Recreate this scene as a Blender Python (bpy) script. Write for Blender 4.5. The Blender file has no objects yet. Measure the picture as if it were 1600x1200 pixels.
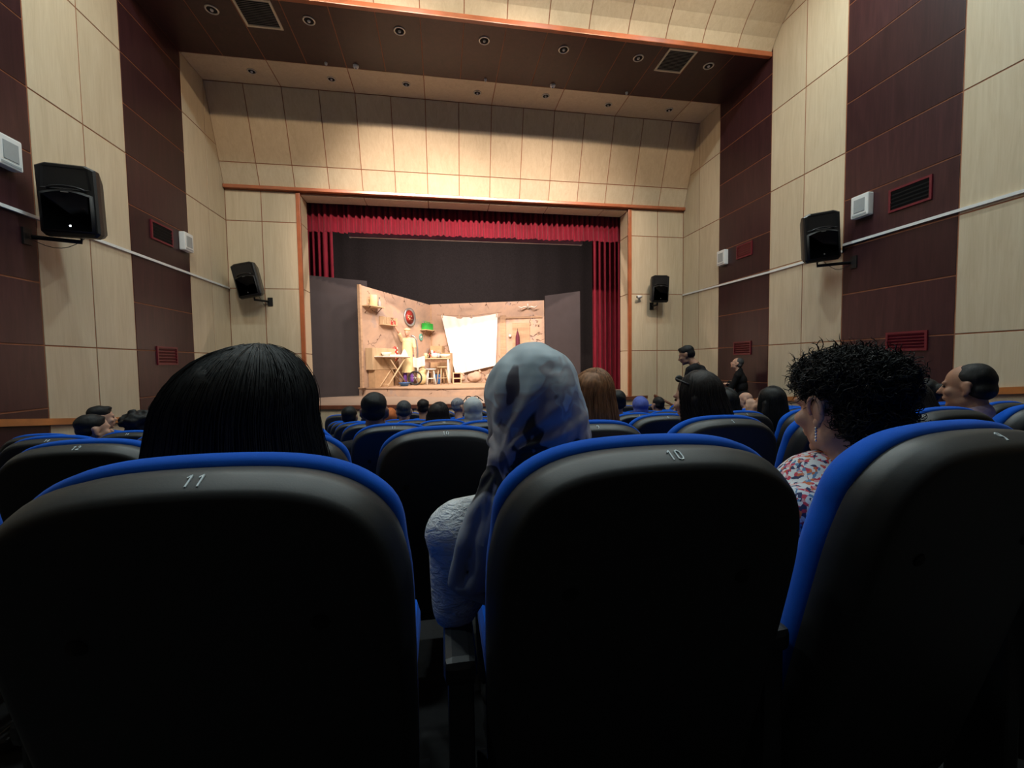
import bpy, bmesh, math, random
from mathutils import Vector, Matrix, Euler, noise
random.seed(7)
PI = math.pi
scene = bpy.context.scene
COL = scene.collection

# ---------------------------------------------------------------- camera (eye is the origin, +Y to the stage, +Z up)
F_PX = 655.3
cam_data = bpy.data.cameras.new('camera')
cam_data.sensor_fit = 'HORIZONTAL'
cam_data.sensor_width = 36.0
cam_data.lens = 36.0 * F_PX / 1600.0
cam_data.clip_start = 0.02
cam_data.clip_end = 100
cam = bpy.data.objects.new('camera', cam_data)
COL.objects.link(cam)
_R = Vector((0.98608474, -0.16565642, -0.01395836))
_U = Vector((0.02186238, 0.04598622, 0.99870281))
_F = Vector((0.16479964, 0.98511077, -0.04896795))
cam.matrix_world = Matrix(((_R.x, _U.x, -_F.x, 0), (_R.y, _U.y, -_F.y, 0), (_R.z, _U.z, -_F.z, 0), (0, 0, 0, 1)))
scene.camera = cam

# ---------------------------------------------------------------- world: an indoor hall, next to nothing from outside
world = bpy.data.worlds.new('world')
scene.world = world
world.use_nodes = True
world.node_tree.nodes['Background'].inputs[0].default_value = (0.02, 0.022, 0.025, 1)
world.node_tree.nodes['Background'].inputs[1].default_value = 0.3

scene.view_settings.view_transform = 'Standard'
scene.view_settings.look = 'None'
scene.view_settings.exposure = 0.0
scene.view_settings.gamma = 1.0
scene.view_settings.use_curve_mapping = False

# light levels (watts); the lamps they belong to are built with the ceiling further down
HOUSE_W = 82.0          # each cool house downlight
HOUSE_COL = (0.84, 1.0, 1.0)
SPOT_W = 2700.0          # each warm front-of-house stage spotlight
SPOT_COL = (1.0, 0.77, 0.62)
FLOOD_W = 58.0
FLOOD_COL = (1.0, 0.72, 0.46)
STAGE_W = 185.0          # each lamp of the batten above the set
STAGE_COL = (1.0, 0.80, 0.68)

# ---------------------------------------------------------------- room constants
XL, XR = -4.475, 6.161
ZC = 5.615               # dark soffit
ZSTAGE = -0.87
ZPLAT = -0.63            # set platform
PITCH = 0.575            # seat spacing
def floor_z(y):
    return -1.127 - 0.118 * (min(y, 6.6) - 0.55)
def row_y(n):
    return 0.55 + 0.985 * (n - 1)

# ---------------------------------------------------------------- helpers
def link(o, parent=None):
    COL.objects.link(o)
    if parent is not None:
        o.parent = parent
    return o
def tag(o, label=None, cat=None, group=None, kind=None):
    if label: o['label'] = label
    if cat: o['category'] = cat
    if group: o['group'] = group
    if kind: o['kind'] = kind
    return o
def empty(name, loc=(0, 0, 0), rz=0.0, label=None, cat=None, group=None, kind=None):
    o = bpy.data.objects.new(name, None)
    o.empty_display_size = 0.1
    o.location = loc
    o.rotation_euler = (0, 0, rz)
    link(o)
    return tag(o, label, cat, group, kind)
def mesh_from(name, verts, faces, smooth=False):
    me = bpy.data.meshes.new(name)
    me.from_pydata([tuple(v) for v in verts], [], faces)
    me.update()
    if smooth:
        for p in me.polygons: p.use_smooth = True
    return me
def obj(name, me, mat=None, parent=None, loc=None, rot=None):
    o = bpy.data.objects.new(name, me)
    if mat is not None and len(me.materials) == 0:
        me.materials.append(mat)
    link(o, parent)
    if loc is not None: o.location = loc
    if rot is not None: o.rotation_euler = rot
    return o

class MB:
    """collects simple solids into one mesh"""
    def __init__(s): s.v = []; s.f = []; s.sm = []
    def add(s, vs, fs, M=None, smooth=False):
        k = len(s.v)
        for v in vs:
            v = Vector(v)
            s.v.append(M @ v if M is not None else v)
        for f in fs:
            s.f.append(tuple(i + k for i in f)); s.sm.append(smooth)
        return s
    def box(s, a, b, M=None, bev=0.0):
        x0, y0, z0 = a; x1, y1, z1 = b
        if bev <= 0:
            vs = [(x0,y0,z0),(x1,y0,z0),(x1,y1,z0),(x0,y1,z0),(x0,y0,z1),(x1,y0,z1),(x1,y1,z1),(x0,y1,z1)]
            return s.add(vs, [(0,3,2,1),(4,5,6,7),(0,1,5,4),(1,2,6,5),(2,3,7,6),(3,0,4,7)], M)
        bm = bmesh.new()
        bmesh.ops.create_cube(bm, size=1)
        for v in bm.verts:
            v.co = Vector(((x0+x1)/2 + v.co.x*(x1-x0), (y0+y1)/2 + v.co.y*(y1-y0), (z0+z1)/2 + v.co.z*(z1-z0)))
        bmesh.ops.bevel(bm, geom=bm.edges[:] , offset=bev, segments=2, profile=0.6, affect='EDGES')
        bm.verts.index_update()
        vs = [v.co.copy() for v in bm.verts]; fs = [tuple(v.index for v in f.verts) for f in bm.faces]
        bm.free()
        return s.add(vs, fs, M)
    def tube(s, pts, r, n=8, M=None, caps=True, smooth=True):
        pts = [Vector(p) for p in pts]
        rs = r if isinstance(r, (list, tuple)) else [r]*len(pts)
        vs = []; fs = []
        ref = None
        for i, p in enumerate(pts):
            t = (pts[min(i+1, len(pts)-1)] - pts[max(i-1, 0)])
            if t.length < 1e-9: t = Vector((0,0,1))
            t.normalize()
            if ref is None:
                ref = Vector((0,0,1)) if abs(t.z) < 0.9 else Vector((1,0,0))
            u = t.cross(ref)
            if u.length < 1e-6: u = t.cross(Vector((0.3,1,0.2)))
            u.normalize(); w = t.cross(u); ref = -w if False else u.cross(t)
            for k in range(n):
                a = 2*PI*k/n
                vs.append(p + (u*math.cos(a) + w*math.sin(a))*rs[i])
        for i in range(len(pts)-1):
            for k in range(n):
                fs.append((i*n+k, i*n+(k+1)%n, (i+1)*n+(k+1)%n, (i+1)*n+k))
        if caps:
            fs.append(tuple(range(n))[::-1]); fs.append(tuple((len(pts)-1)*n+k for k in range(n)))
        return s.add(vs, fs, M, smooth)
    def lathe(s, prof, n=20, M=None, smooth=True, caps=True):
        vs = []; fs = []
        for (r, z) in prof:
            for k in range(n):
                a = 2*PI*k/n; vs.append((r*math.cos(a), r*math.sin(a), z))
        for i in range(len(prof)-1):
            for k in range(n):
                fs.append((i*n+k, i*n+(k+1)%n, (i+1)*n+(k+1)%n, (i+1)*n+k))
        if caps and prof[0][0] > 1e-6: fs.append(tuple(range(n))[::-1])
        if caps and prof[-1][0] > 1e-6: fs.append(tuple((len(prof)-1)*n+k for k in range(n)))
        return s.add(vs, fs, M, smooth)
    def ell(s, c, r, M=None, nu=14, nv=10, R=None):
        vs = []; fs = []
        c = Vector(c)
        for j in range(nv+1):
            t = PI*j/nv
            for k in range(nu):
                a = 2*PI*k/nu
                d = Vector((r[0]*math.sin(t)*math.cos(a), r[1]*math.sin(t)*math.sin(a), r[2]*math.cos(t)))
                if R is not None: d = R @ d
                vs.append(c + d)
        for j in range(nv):
            for k in range(nu):
                fs.append((j*nu+k, (j+1)*nu+k, (j+1)*nu+(k+1)%nu, j*nu+(k+1)%nu))
        return s.add(vs, fs, M, True)
    def cap(s, p0, p1, r0, r1, M=None, n=12):
        p0 = Vector(p0); p1 = Vector(p1); d = p1-p0; L = d.length
        if L < 1e-6: return s.ell(p0, (r0, r0, r0), M)
        d.normalize()
        pts = []; rs = []
        for k in range(5):
            a = PI/2*(1-k/4.0); pts.append(p0 - d*r0*math.sin(a)); rs.append(max(r0*math.cos(a), 1e-4))
        for k in range(5):
            a = PI/2*(k/4.0); pts.append(p1 + d*r1*math.sin(a)); rs.append(max(r1*math.cos(a), 1e-4))
        return s.tube(pts, rs, n, M)
    def build(s, name, mat=None, parent=None, loc=None, rot=None):
        me = bpy.data.meshes.new(name)
        me.from_pydata([tuple(v) for v in s.v], [], s.f)
        me.update()
        me.polygons.foreach_set('use_smooth', s.sm)
        return obj(name, me, mat, parent, loc, rot)
    def blob(s, name, mat=None, parent=None, voxel=0.012, smooth=3, disp=None):
        """fuse all collected solids into one continuous skin"""
        me = bpy.data.meshes.new(name)
        me.from_pydata([tuple(v) for v in s.v], [], s.f)
        me.update()
        t = bpy.data.objects.new('tmp', me); COL.objects.link(t)
        m = t.modifiers.new('r', 'REMESH'); m.mode = 'VOXEL'; m.voxel_size = voxel; m.use_smooth_shade = True
        if smooth:
            q = t.modifiers.new('s', 'SMOOTH'); q.factor = 0.5; q.iterations = smooth
        dg = bpy.context.evaluated_depsgraph_get()
        me2 = bpy.data.meshes.new_from_object(t.evaluated_get(dg))
        bpy.data.objects.remove(t); bpy.data.meshes.remove(me)
        me2.name = name
        if disp is not None:
            co = [v.co.copy() for v in me2.vertices]; no = [v.normal.copy() for v in me2.vertices]
            for i, v in enumerate(me2.vertices):
                v.co = co[i] + no[i]*disp(co[i], no[i])
            me2.update()
        for p in me2.polygons: p.use_smooth = True
        me2.materials.clear()
        return obj(name, me2, mat, parent)

def copy_tree(o, parent=None):
    c = o.copy(); COL.objects.link(c)
    if parent is not None: c.parent = parent
    for ch in list(o.children): copy_tree(ch, c)
    return c

# ---------------------------------------------------------------- procedural materials
def new_mat(name):
    m = bpy.data.materials.new(name); m.use_nodes = True
    nt = m.node_tree; b = nt.nodes['Principled BSDF']
    return m, nt, b
def N(nt, t, **kw):
    n = nt.nodes.new(t)
    for k, v in kw.items(): setattr(n, k, v)
    return n
def ramp(nt, fac, stops):
    r = N(nt, 'ShaderNodeValToRGB')
    e = r.color_ramp.elements
    while len(e) < len(stops): e.new(0.5)
    for i, (p, c) in enumerate(stops):
        e[i].position = p; e[i].color = (c[0], c[1], c[2], 1)
    nt.links.new(fac, r.inputs[0])
    return r.outputs[0]
def coords(nt, scale=(1, 1, 1), kind='Object', rot=(0, 0, 0)):
    tc = N(nt, 'ShaderNodeTexCoord'); mp = N(nt, 'ShaderNodeMapping')
    mp.inputs['Scale'].default_value = scale
    mp.inputs['Rotation'].default_value = rot
    nt.links.new(tc.outputs[kind], mp.inputs[0])
    return mp.outputs[0]
def noise_tex(nt, vec, scale=5, detail=4, rough=0.55, dist=0.0):
    n = N(nt, 'ShaderNodeTexNoise')
    n.inputs['Scale'].default_value = scale; n.inputs['Detail'].default_value = detail
    n.inputs['Roughness'].default_value = rough; n.inputs['Distortion'].default_value = dist
    nt.links.new(vec, n.inputs['Vector'])
    return n.outputs[0]
def bump(nt, b, h, strength=0.2, dist=0.005):
    n = N(nt, 'ShaderNodeBump'); n.inputs['Strength'].default_value = strength; n.inputs['Distance'].default_value = dist
    nt.links.new(h, n.inputs['Height']); nt.links.new(n.outputs[0], b.inputs['Normal'])
def plain(name, col, rough=0.5, var=0.12, scale=8.0, metal=0.0, spec=0.5, bmp=0.0, bscale=60, sheen=0.0, stretch=(1, 1, 1)):
    m, nt, b = new_mat(name)
    v = coords(nt, stretch)
    n = noise_tex(nt, v, scale, 4)
    lo = [c*(1-var) for c in col]; hi = [min(1, c*(1+var)) for c in col]
    nt.links.new(ramp(nt, n, [(0.3, lo), (0.7, hi)]), b.inputs['Base Color'])
    b.inputs['Roughness'].default_value = rough; b.inputs['Metallic'].default_value = metal
    b.inputs['Specular IOR Level'].default_value = spec
    if sheen: b.inputs['Sheen Weight'].default_value = sheen
    if bmp: bump(nt, b, noise_tex(nt, v, bscale, 3), bmp, 0.003)
    return m
def emit(name, col, s):
    m, nt, b = new_mat(name)
    b.inputs['Base Color'].default_value = (*col, 1)
    b.inputs['Emission Color'].default_value = (*col, 1); b.inputs['Emission Strength'].default_value = s
    return m
def veneer(name, a, b2, c, rough=0.42, tone=0.10, grain=(9, 9, 0.9), swirl=1.2, spec=0.4):
    """sliced wood veneer: long vertical grain with cathedral figure, each board its own tone"""
    m, nt, b = new_mat(name)
    tc = N(nt, 'ShaderNodeTexCoord'); oi = N(nt, 'ShaderNodeObjectInfo')
    add = N(nt, 'ShaderNodeVectorMath', operation='ADD'); sc = N(nt, 'ShaderNodeVectorMath', operation='SCALE')
    cmb = N(nt, 'ShaderNodeCombineXYZ')
    for i in range(3): nt.links.new(oi.outputs['Random'], cmb.inputs[i])
    nt.links.new(cmb.outputs[0], sc.inputs[0]); sc.inputs['Scale'].default_value = 37.0
    nt.links.new(tc.outputs['Object'], add.inputs[0]); nt.links.new(sc.outputs[0], add.inputs[1])
    mp = N(nt, 'ShaderNodeMapping'); mp.inputs['Scale'].default_value = grain
    nt.links.new(add.outputs[0], mp.inputs[0])
    n1 = noise_tex(nt, mp.outputs[0], 1.1, 5, 0.6, swirl)
    mp2 = N(nt, 'ShaderNodeMapping'); mp2.inputs['Scale'].default_value = (60, 60, 2.5)
    nt.links.new(add.outputs[0], mp2.inputs[0])
    n2 = noise_tex(nt, mp2.outputs[0], 1.0, 3, 0.6)
    mix = N(nt, 'ShaderNodeMath', operation='MULTIPLY_ADD')
    nt.links.new(n2, mix.inputs[0]); mix.inputs[1].default_value = 0.45; nt.links.new(n1, mix.inputs[2])
    col = ramp(nt, mix.outputs[0], [(0.42, a), (0.68, b2), (0.95, c)])
    hsv = N(nt, 'ShaderNodeHueSaturation')
    mr = N(nt, 'ShaderNodeMapRange'); nt.links.new(oi.outputs['Random'], mr.inputs[0])
    mr.inputs[3].default_value = 1-tone; mr.inputs[4].default_value = 1+tone
    nt.links.new(mr.outputs[0], hsv.inputs['Value']); nt.links.new(col, hsv.inputs['Color'])
    nt.links.new(hsv.outputs[0], b.inputs['Base Color'])
    b.inputs['Roughness'].default_value = rough; b.inputs['Specular IOR Level'].default_value = spec
    bump(nt, b, mix.outputs[0], 0.06, 0.002)
    return m

M = {}
M['cream'] = veneer('cream_birch_veneer', (0.50, 0.415, 0.285), (0.56, 0.47, 0.33), (0.61, 0.525, 0.38), tone=0.07)
M['dark'] = veneer('dark_wine_veneer', (0.024, 0.0078, 0.0098), (0.036, 0.0118, 0.0145), (0.050, 0.0172, 0.0195), rough=0.38, tone=0.22)
M['joint'] = plain('joint_board', (0.30, 0.115, 0.055), 0.6, 0.15)
M['trim'] = plain('orange_varnished_wood', (0.36, 0.105, 0.04), 0.28, 0.18, 4, stretch=(1, 1, 1), spec=0.6)
M['rail'] = plain('honey_varnished_rail', (0.42, 0.15, 0.04), 0.30, 0.2, 4, spec=0.6)
M['ceil'] = plain('white_plaster', (0.62, 0.60, 0.55), 0.85, 0.05)
M['floor'] = plain('dark_hall_carpet', (0.006, 0.0055, 0.006), 0.95, 0.3, 40, bmp=0.3)
M['stage_floor'] = veneer('stage_boards', (0.27, 0.20, 0.155), (0.34, 0.26, 0.205), (0.40, 0.31, 0.25), rough=0.4, grain=(0.9, 9, 9))
M['nosing'] = plain('brown_stage_nosing', (0.16, 0.055, 0.03), 0.35, 0.2)
M['black_cloth'] = plain('black_drape', (0.026, 0.022, 0.025), 0.95, 0.2, 20, bmp=0.2)
M['black_flat'] = plain('black_painted_flat', (0.030, 0.024, 0.028), 0.75, 0.12, 3)
M['black_plastic'] = plain('black_moulded_plastic', (0.022, 0.023, 0.024), 0.45, 0.1, 30, bmp=0.05, bscale=400, spec=0.45)
M['speaker'] = plain('black_speaker_plastic', (0.012, 0.012, 0.013), 0.38, 0.1, 30)
M['speaker_grille'] = plain('black_speaker_grille', (0.006, 0.006, 0.0065), 0.6, 0.2, 200, bmp=0.3, bscale=500)
M['silver'] = plain('dull_silver', (0.32, 0.32, 0.33), 0.4, 0.1, metal=0.8)
M['steel'] = plain('black_steel', (0.015, 0.015, 0.016), 0.45, 0.1, metal=0.3)
M['blue'] = plain('royal_blue_upholstery', (0.001, 0.083, 0.50), 0.85, 0.10, 14, bmp=0.12, bscale=700, sheen=0.05, spec=0.15)
M['white_plastic'] = plain('white_plastic', (0.72, 0.74, 0.73), 0.45, 0.04)
M['grey_plastic'] = plain('grey_plastic', (0.33, 0.36, 0.37), 0.5, 0.06)
M['white_paint'] = plain('white_number_paint', (0.62, 0.70, 0.74), 0.6, 0.08, 80)
M['maroon_metal'] = plain('maroon_painted_metal', (0.14, 0.008, 0.018), 0.45, 0.12)
M['black_hole'] = plain('dark_void', (0.004, 0.004, 0.004), 0.9, 0.1)
M['vent_frame'] = plain('cream_vent_frame', (0.55, 0.50, 0.38), 0.5, 0.06)
M['vent_slat'] = plain('grey_vent_slat', (0.22, 0.21, 0.19), 0.5, 0.08)
M['ring'] = plain('satin_downlight_ring', (0.55, 0.54, 0.50), 0.3, 0.06, metal=0.5)
M['bulb'] = plain('unlit_lamp_glass', (0.6, 0.6, 0.58), 0.2, 0.05)
def velvet(name, col):
    m, nt, b = new_mat(name)
    v = coords(nt, (3, 3, 0.5))
    nt.links.new(ramp(nt, noise_tex(nt, v, 6, 4), [(0.3, [c*0.75 for c in col]), (0.7, [c*1.2 for c in col])]), b.inputs['Base Color'])
    b.inputs['Roughness'].default_value = 0.8; b.inputs['Sheen Weight'].default_value = 0.12
    b.inputs['Specular IOR Level'].default_value = 0.2
    return m
M['velvet'] = velvet('crimson_velvet', (0.17, 0.006, 0.020))
# ================================================================= the hall
def struct(name, mb, mat): return tag(mb.build(name, mat), kind='structure')
_pcache = {}
def board(parent, a, b, mat, name='panel', bev=0.003):
    """one veneered board, an own object sharing its mesh with boards of the same size"""
    a = Vector(a); b = Vector(b); s = b-a; c = (a+b)/2
    key = (round(s.x, 3), round(s.y, 3), round(s.z, 3), mat)
    if key not in _pcache:
        mb = MB().box(-s/2, s/2, bev=bev)
        me = bpy.data.meshes.new(name); me.from_pydata([tuple(v) for v in mb.v], [], mb.f); me.update()
        me.materials.append(M[mat]); _pcache[key] = me
    return obj(name, _pcache[key], None, parent, c)
G = 0.0085                # half a joint
Y_BACK, Y_FRONT = -2.6, 10.0
TH = 0.007
CREAM_Z = [-2.3, -1.15, 0.28, 1.703, 3.143, 4.581, 6.02, 7.0]
DARK_Z = [-2.3, -1.15, -0.44, 0.28, 0.99, 1.703, 2.42, 3.143, 3.86, 4.581, 5.30, 6.02, 7.0]
BANDS = [(9.33, 10.0, 'cream'), (8.59, 9.33, 'cream'), (7.115, 8.59, 'dark'), (6.375, 7.115, 'cream'), (5.635, 6.375, 'cream'),
         (4.165, 5.635, 'dark'), (3.43, 4.165, 'cream'), (2.69, 3.43, 'cream'), (1.22, 2.69, 'dark'), (0.48, 1.22, 'cream'), (-0.26, 0.48, 'cream'),
         (-1.73, -0.26, 'dark'), (-2.6, -1.73, 'cream')]
for side, x, sx in (('left', XL, -1), ('right', XR, 1)):
    w = struct('wall_'+side, MB().box((min(x+sx*TH, x+sx*0.2), Y_BACK, -2.4), (max(x+sx*TH, x+sx*0.2), Y_FRONT+0.1, 7.0)), M['joint'])
    for (y0, y1, kind) in BANDS:
        zs = CREAM_Z if kind == 'cream' else DARK_Z
        for z0, z1 in zip(zs[:-1], zs[1:]):
            board(w, (min(x, x+sx*TH), y0+G, z0+G), (max(x, x+sx*TH), y1-G, z1-G), kind)
    # wooden rail on the wall, falling with the floor
    def rz(y): return -0.56 - 0.112*(min(y, 8.3)-5.35)
    for k, (ya, yb) in enumerate(((-2.5, 8.3),)):
        mb = MB()
        xi = x - sx*0.001; xo = x - sx*0.045
        for (z_lo, z_hi, xx) in ((-0.045, 0.0, xo), (-0.018, 0.032, x - sx*0.03)):
            x0, x1 = sorted((xi, xx))
            vs = [(x0, ya, rz(ya)+z_lo), (x1, ya, rz(ya)+z_lo), (x1, yb, rz(yb)+z_lo), (x0, yb, rz(yb)+z_lo),
                  (x0, ya, rz(ya)+z_hi), (x1, ya, rz(ya)+z_hi), (x1, yb, rz(yb)+z_hi), (x0, yb, rz(yb)+z_hi)]
            mb.add(vs, [(0,3,2,1),(4,5,6,7),(0,1,5,4),(1,2,6,5),(2,3,7,6),(3,0,4,7)])
        struct('trim_1' if side == 'left' else 'trim_2', mb, M['rail'])
# floor: raked, level in front of the stage
mb = MB()
prof = [(-2.6, floor_z(-2.6)), (6.6, floor_z(6.6)), (10.6, floor_z(6.6))]
vs = []; fs = []
for (y, z) in prof:
    vs += [(XL-0.2, y, z), (XR+0.2, y, z), (XL-0.2, y, z-0.2), (XR+0.2, y, z-0.2)]
for i in range(2):
    k = i*4
    fs += [(k, k+1, k+5, k+4), (k+2, k+6, k+7, k+3), (k, k+4, k+6, k+2), (k+1, k+3, k+7, k+5)]
fs += [(0, 2, 3, 1), (8, 9, 11, 10)]
struct('floor', mb.add(vs, fs), M['floor'])
struct('wall_back', MB().box((XL-0.2, -2.8, -2.4), (XR+0.2, -2.6, 7.0)), M['black_flat'])

# ---- front wall with the proscenium opening
OX0, OX1 = -3.057, 4.743          # outer edge of the orange frame
IX0, IX1 = -2.972, 4.658          # opening
ZOP = 3.75                        # head of the opening
FZ = [-2.0, -1.15, 0.28, 1.703, 3.143, 3.80]
wf = struct('wall_front', MB().box((XL-0.2, 10.0+TH, -2.2), (IX0-0.02, 10.25, 4.1)).box((IX1+0.02, 10.0+TH, -2.2), (XR+0.2, 10.25, 4.1))
            .box((IX0-0.02, 10.0+TH, ZOP+0.02), (IX1+0.02, 10.25, 4.1)).box((IX0-0.22, 10.25, -2.0), (IX0-0.02, 10.46, 4.1)).box((IX1+0.02, 10.25, -2.0), (IX1+0.22, 10.46, 4.1))
            .box((IX0-0.22, 10.25, ZOP+0.02), (IX1+0.22, 10.46, 4.1)), M['joint'])
for (x0, x1) in ((XL, -3.766), (-3.766, OX0), (OX1, 5.452), (5.452, XR)):
    for z0, z1 in zip(FZ[:-1], FZ[1:]):
        board(wf, (x0+G, 10.0, z0+G), (x1-G, 10.0+TH, z1-G), 'cream')
RZ = [ZSTAGE, 0.28, 1.703, 3.143, ZOP]
for z0, z1 in zip(RZ[:-1], RZ[1:]):
    board(wf, (IX0-0.02, 10.03, z0+G), (IX0, 10.455, z1-G), 'cream')
    board(wf, (IX1, 10.03, z0+G), (IX1+0.02, 10.455, z1-G), 'cream')
sx = [IX0, -1.639, -0.221, 1.197, 2.615, 4.033, IX1]
for x0, x1 in zip(sx[:-1], sx[1:]):
    board(wf, (x0+G, 10.03, ZOP), (x1-G, 10.455, ZOP+0.02), 'cream')
struct('trim_3', MB().box((OX0, 9.965, ZSTAGE-0.0), (IX0, 10.03, ZOP+0.03), bev=0.006), M['trim'])
struct('trim_4', MB().box((IX1, 9.965, ZSTAGE-0.0), (OX1, 10.03, ZOP+0.03), bev=0.006), M['trim'])
struct('trim_5', MB().box((XL+0.005, 9.90, 3.80), (XR-0.005, 10.03, 3.872), bev=0.01), M['trim'])

# ---- bulkhead above the opening: slanted, two tiers of boards
NC = 15
XS = [XL + (XR-XL)*i/NC for i in range(NC+1)]
A = Vector((0, 9.966, 3.872)); B = Vector((0, 9.335, ZC))
def slab(mb, y0, z0, y1, z1, x0, x1, t):
    d = Vector((0, y1-y0, z1-z0)).normalized(); n = Vector((0, -d.z, d.y))   # towards the hall
    if n.y > 0: n = -n
    p = [Vector((x, y0, z0)) for x in (x0, x1)] + [Vector((x, y1, z1)) for x in (x1, x0)]
    q = [v - n*t for v in p]
    return mb.add(p+q, [(0,1,2,3), (7,6,5,4), (0,4,5,1), (1,5,6,2), (2,6,7,3), (3,7,4,0)])
def slant_board(parent, y0, z0, y1, z1, x0, x1, mat, t=0.010):
    o = slab(MB(), y0, z0, y1, z1, 0, x1-x0, t).build('panel', M[mat], parent, (x0, 0, 0))
    return o
bk = MB()
n_ = Vector((0, -0.94, -0.34))
slab(bk, A.y+0.008, A.z-0.003, B.y+0.008, B.z+0.02, XL, XR, 0.12)
bulk = struct('ceiling_bulkhead', bk, M['joint'])
for i in range(NC):
    for (t0, t1) in ((0.0, 0.24), (0.24, 1.0)):
        p = A.lerp(B, t0); q = A.lerp(B, t1); e = (q-p).normalized()*G
        slant_board(bulk, p.y+e.y, p.z+e.z, q.y-e.y, q.z-e.z, XS[i]+G, XS[i+1]-G, 'cream')
# ---- flat soffits: cream strip, then the dark one
cs = struct('ceiling_soffit', MB().box((XL, 7.15, ZC+TH), (XR, 9.6, ZC+0.15)), M['joint'])
cx = [XL, XS[2], XS[4], XS[6], XS[8], XS[10], XS[12], XS[14], XR]
for x0, x1 in zip(cx[:-1], cx[1:]):
    board(cs, (x0+G, 8.59+G, ZC), (x1-G, 9.335-G, ZC+TH), 'cream')
for i in range(NC):
    board(cs, (XS[i]+G, 7.20+G, ZC), (XS[i+1]-G, 8.59-G, ZC+TH), 'dark')
struct('trim_6', MB().box((XL+0.005, 7.12, ZC-0.012), (XR-0.005, 7.20, ZC+0.075), bev=0.012), M['trim'])
# ---- curved cove that climbs from the soffit to the upper ceiling
CV = [(7.14, 5.69), (7.04, 5.86), (6.90, 6.01), (6.70, 6.17), (6.35, 6.38), (5.9, 6.56), (5.3, 6.68), (4.6, 6.72)]
cove = None
mb = MB(); vs = []; fs = []
for (y, z) in CV: vs += [(XL, y+0.007, z+0.010), (XR, y+0.007, z+0.010), (XL, y+0.1, z+0.2), (XR, y+0.1, z+0.2)]
for i in range(len(CV)-1):
    k = 4*i; fs += [(k, k+4, k+5, k+1), (k+2, k+3, k+7, k+6)]
cove = struct('ceiling_cove', mb.add(vs, fs), M['joint'])
def cove_mesh(w):
    vs = []; fs = []; n = len(CV)
    for (y, z) in CV: vs += [(0, y, z), (w, y, z), (0, y+0.006, z+0.009), (w, y+0.006, z+0.009)]
    for i in range(n-1):
        k = 4*i; fs += [(k, k+1, k+5, k+4), (k+2, k+6, k+7, k+3), (k, k+4, k+6, k+2), (k+1, k+3, k+7, k+5)]
    fs += [(0, 2, 3, 1), (4*n-4, 4*n-3, 4*n-1, 4*n-2)]
    me = mesh_from('panel', vs, fs); me.materials.append(M['cream']); return me
cme = cove_mesh(XS[1]-XS[0]-2*G)
for i in range(NC): obj('panel', cme, None, cove, (XS[i]+G, 0, 0))
struct('ceiling', MB().box((XL-0.2, -2.8, 6.72), (XR+0.2, 4.62, 6.85)), M['ceil'])

# ---- stage platform with its bowed front
def apron_y(x): return 10.05 - 0.80*(1-((x-0.843)/4.4)**2)
def apron(n=32): return [(0.843-4.4+8.8*i/n) for i in range(n+1)]
vs = []; fs = []; xs = apron()
for x in xs: vs += [(x, apron_y(x), ZSTAGE), (x, 10.3, ZSTAGE), (x, apron_y(x), ZSTAGE-0.05), (x, 10.3, ZSTAGE-0.05)]
for i in range(len(xs)-1):
    k = 4*i; fs += [(k, k+4, k+5, k+1), (k+2, k+3, k+7, k+6), (k, k+2, k+6, k+4), (k+1, k+5, k+7, k+3)]
mb = MB().add(vs, fs).box((-6.2, 10.3, ZSTAGE-0.2), (7.9, 17.2, ZSTAGE))
st = struct('floor_stage', mb, M['stage_floor'])
vs = []; fs = []
for x in xs: vs += [(x, apron_y(x)-0.035, ZSTAGE+0.002), (x, apron_y(x)+0.05, ZSTAGE+0.006), (x, apron_y(x)-0.035, ZSTAGE-0.075), (x, apron_y(x)+0.05, ZSTAGE-0.075)]
for i in range(len(xs)-1):
    k = 4*i; fs += [(k, k+4, k+5, k+1), (k+2, k+3, k+7, k+6), (k, k+2, k+6, k+4), (k+1, k+5, k+7, k+3)]
fs += [(0, 1, 3, 2), (len(vs)-4, len(vs)-2, len(vs)-1, len(vs)-3)]
struct('trim_7', MB().add(vs, fs), M['nosing'])
rz0, rz1 = floor_z(9), ZSTAGE-0.06
vs = []; fs = []
for x in xs: vs += [(x, apron_y(x)+0.03, rz0), (x, apron_y(x)+0.03, rz1), (x, apron_y(x)+0.2, rz0), (x, apron_y(x)+0.2, rz1)]
for i in range(len(xs)-1):
    k = 4*i; fs += [(k, k+4, k+5, k+1), (k+2, k+3, k+7, k+6)]
riser = struct('wall_stage_front', MB().add(vs, fs), M['joint'])
edges = [0.843-4.4+8.8*i/12 for i in range(13)]
for x0, x1 in zip(edges[:-1], edges[1:]):
    vs = []; fs = []
    for j in range(4):
        x = x0+G+(x1-x0-2*G)*j/3
        vs += [(x, apron_y(x)+0.012, rz0+0.01), (x, apron_y(x)+0.012, rz1), (x, apron_y(x)+0.03, rz0+0.01), (x, apron_y(x)+0.03, rz1)]
    for j in range(3):
        k = 4*j; fs += [(k, k+4, k+5, k+1), (k+1, k+5, k+7, k+3), (k, k+2, k+6, k+4)]
    fs += [(0, 1, 3, 2), (12, 14, 15, 13)]
    MB().add(vs, fs).build('panel', M['cream'], riser)
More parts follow.
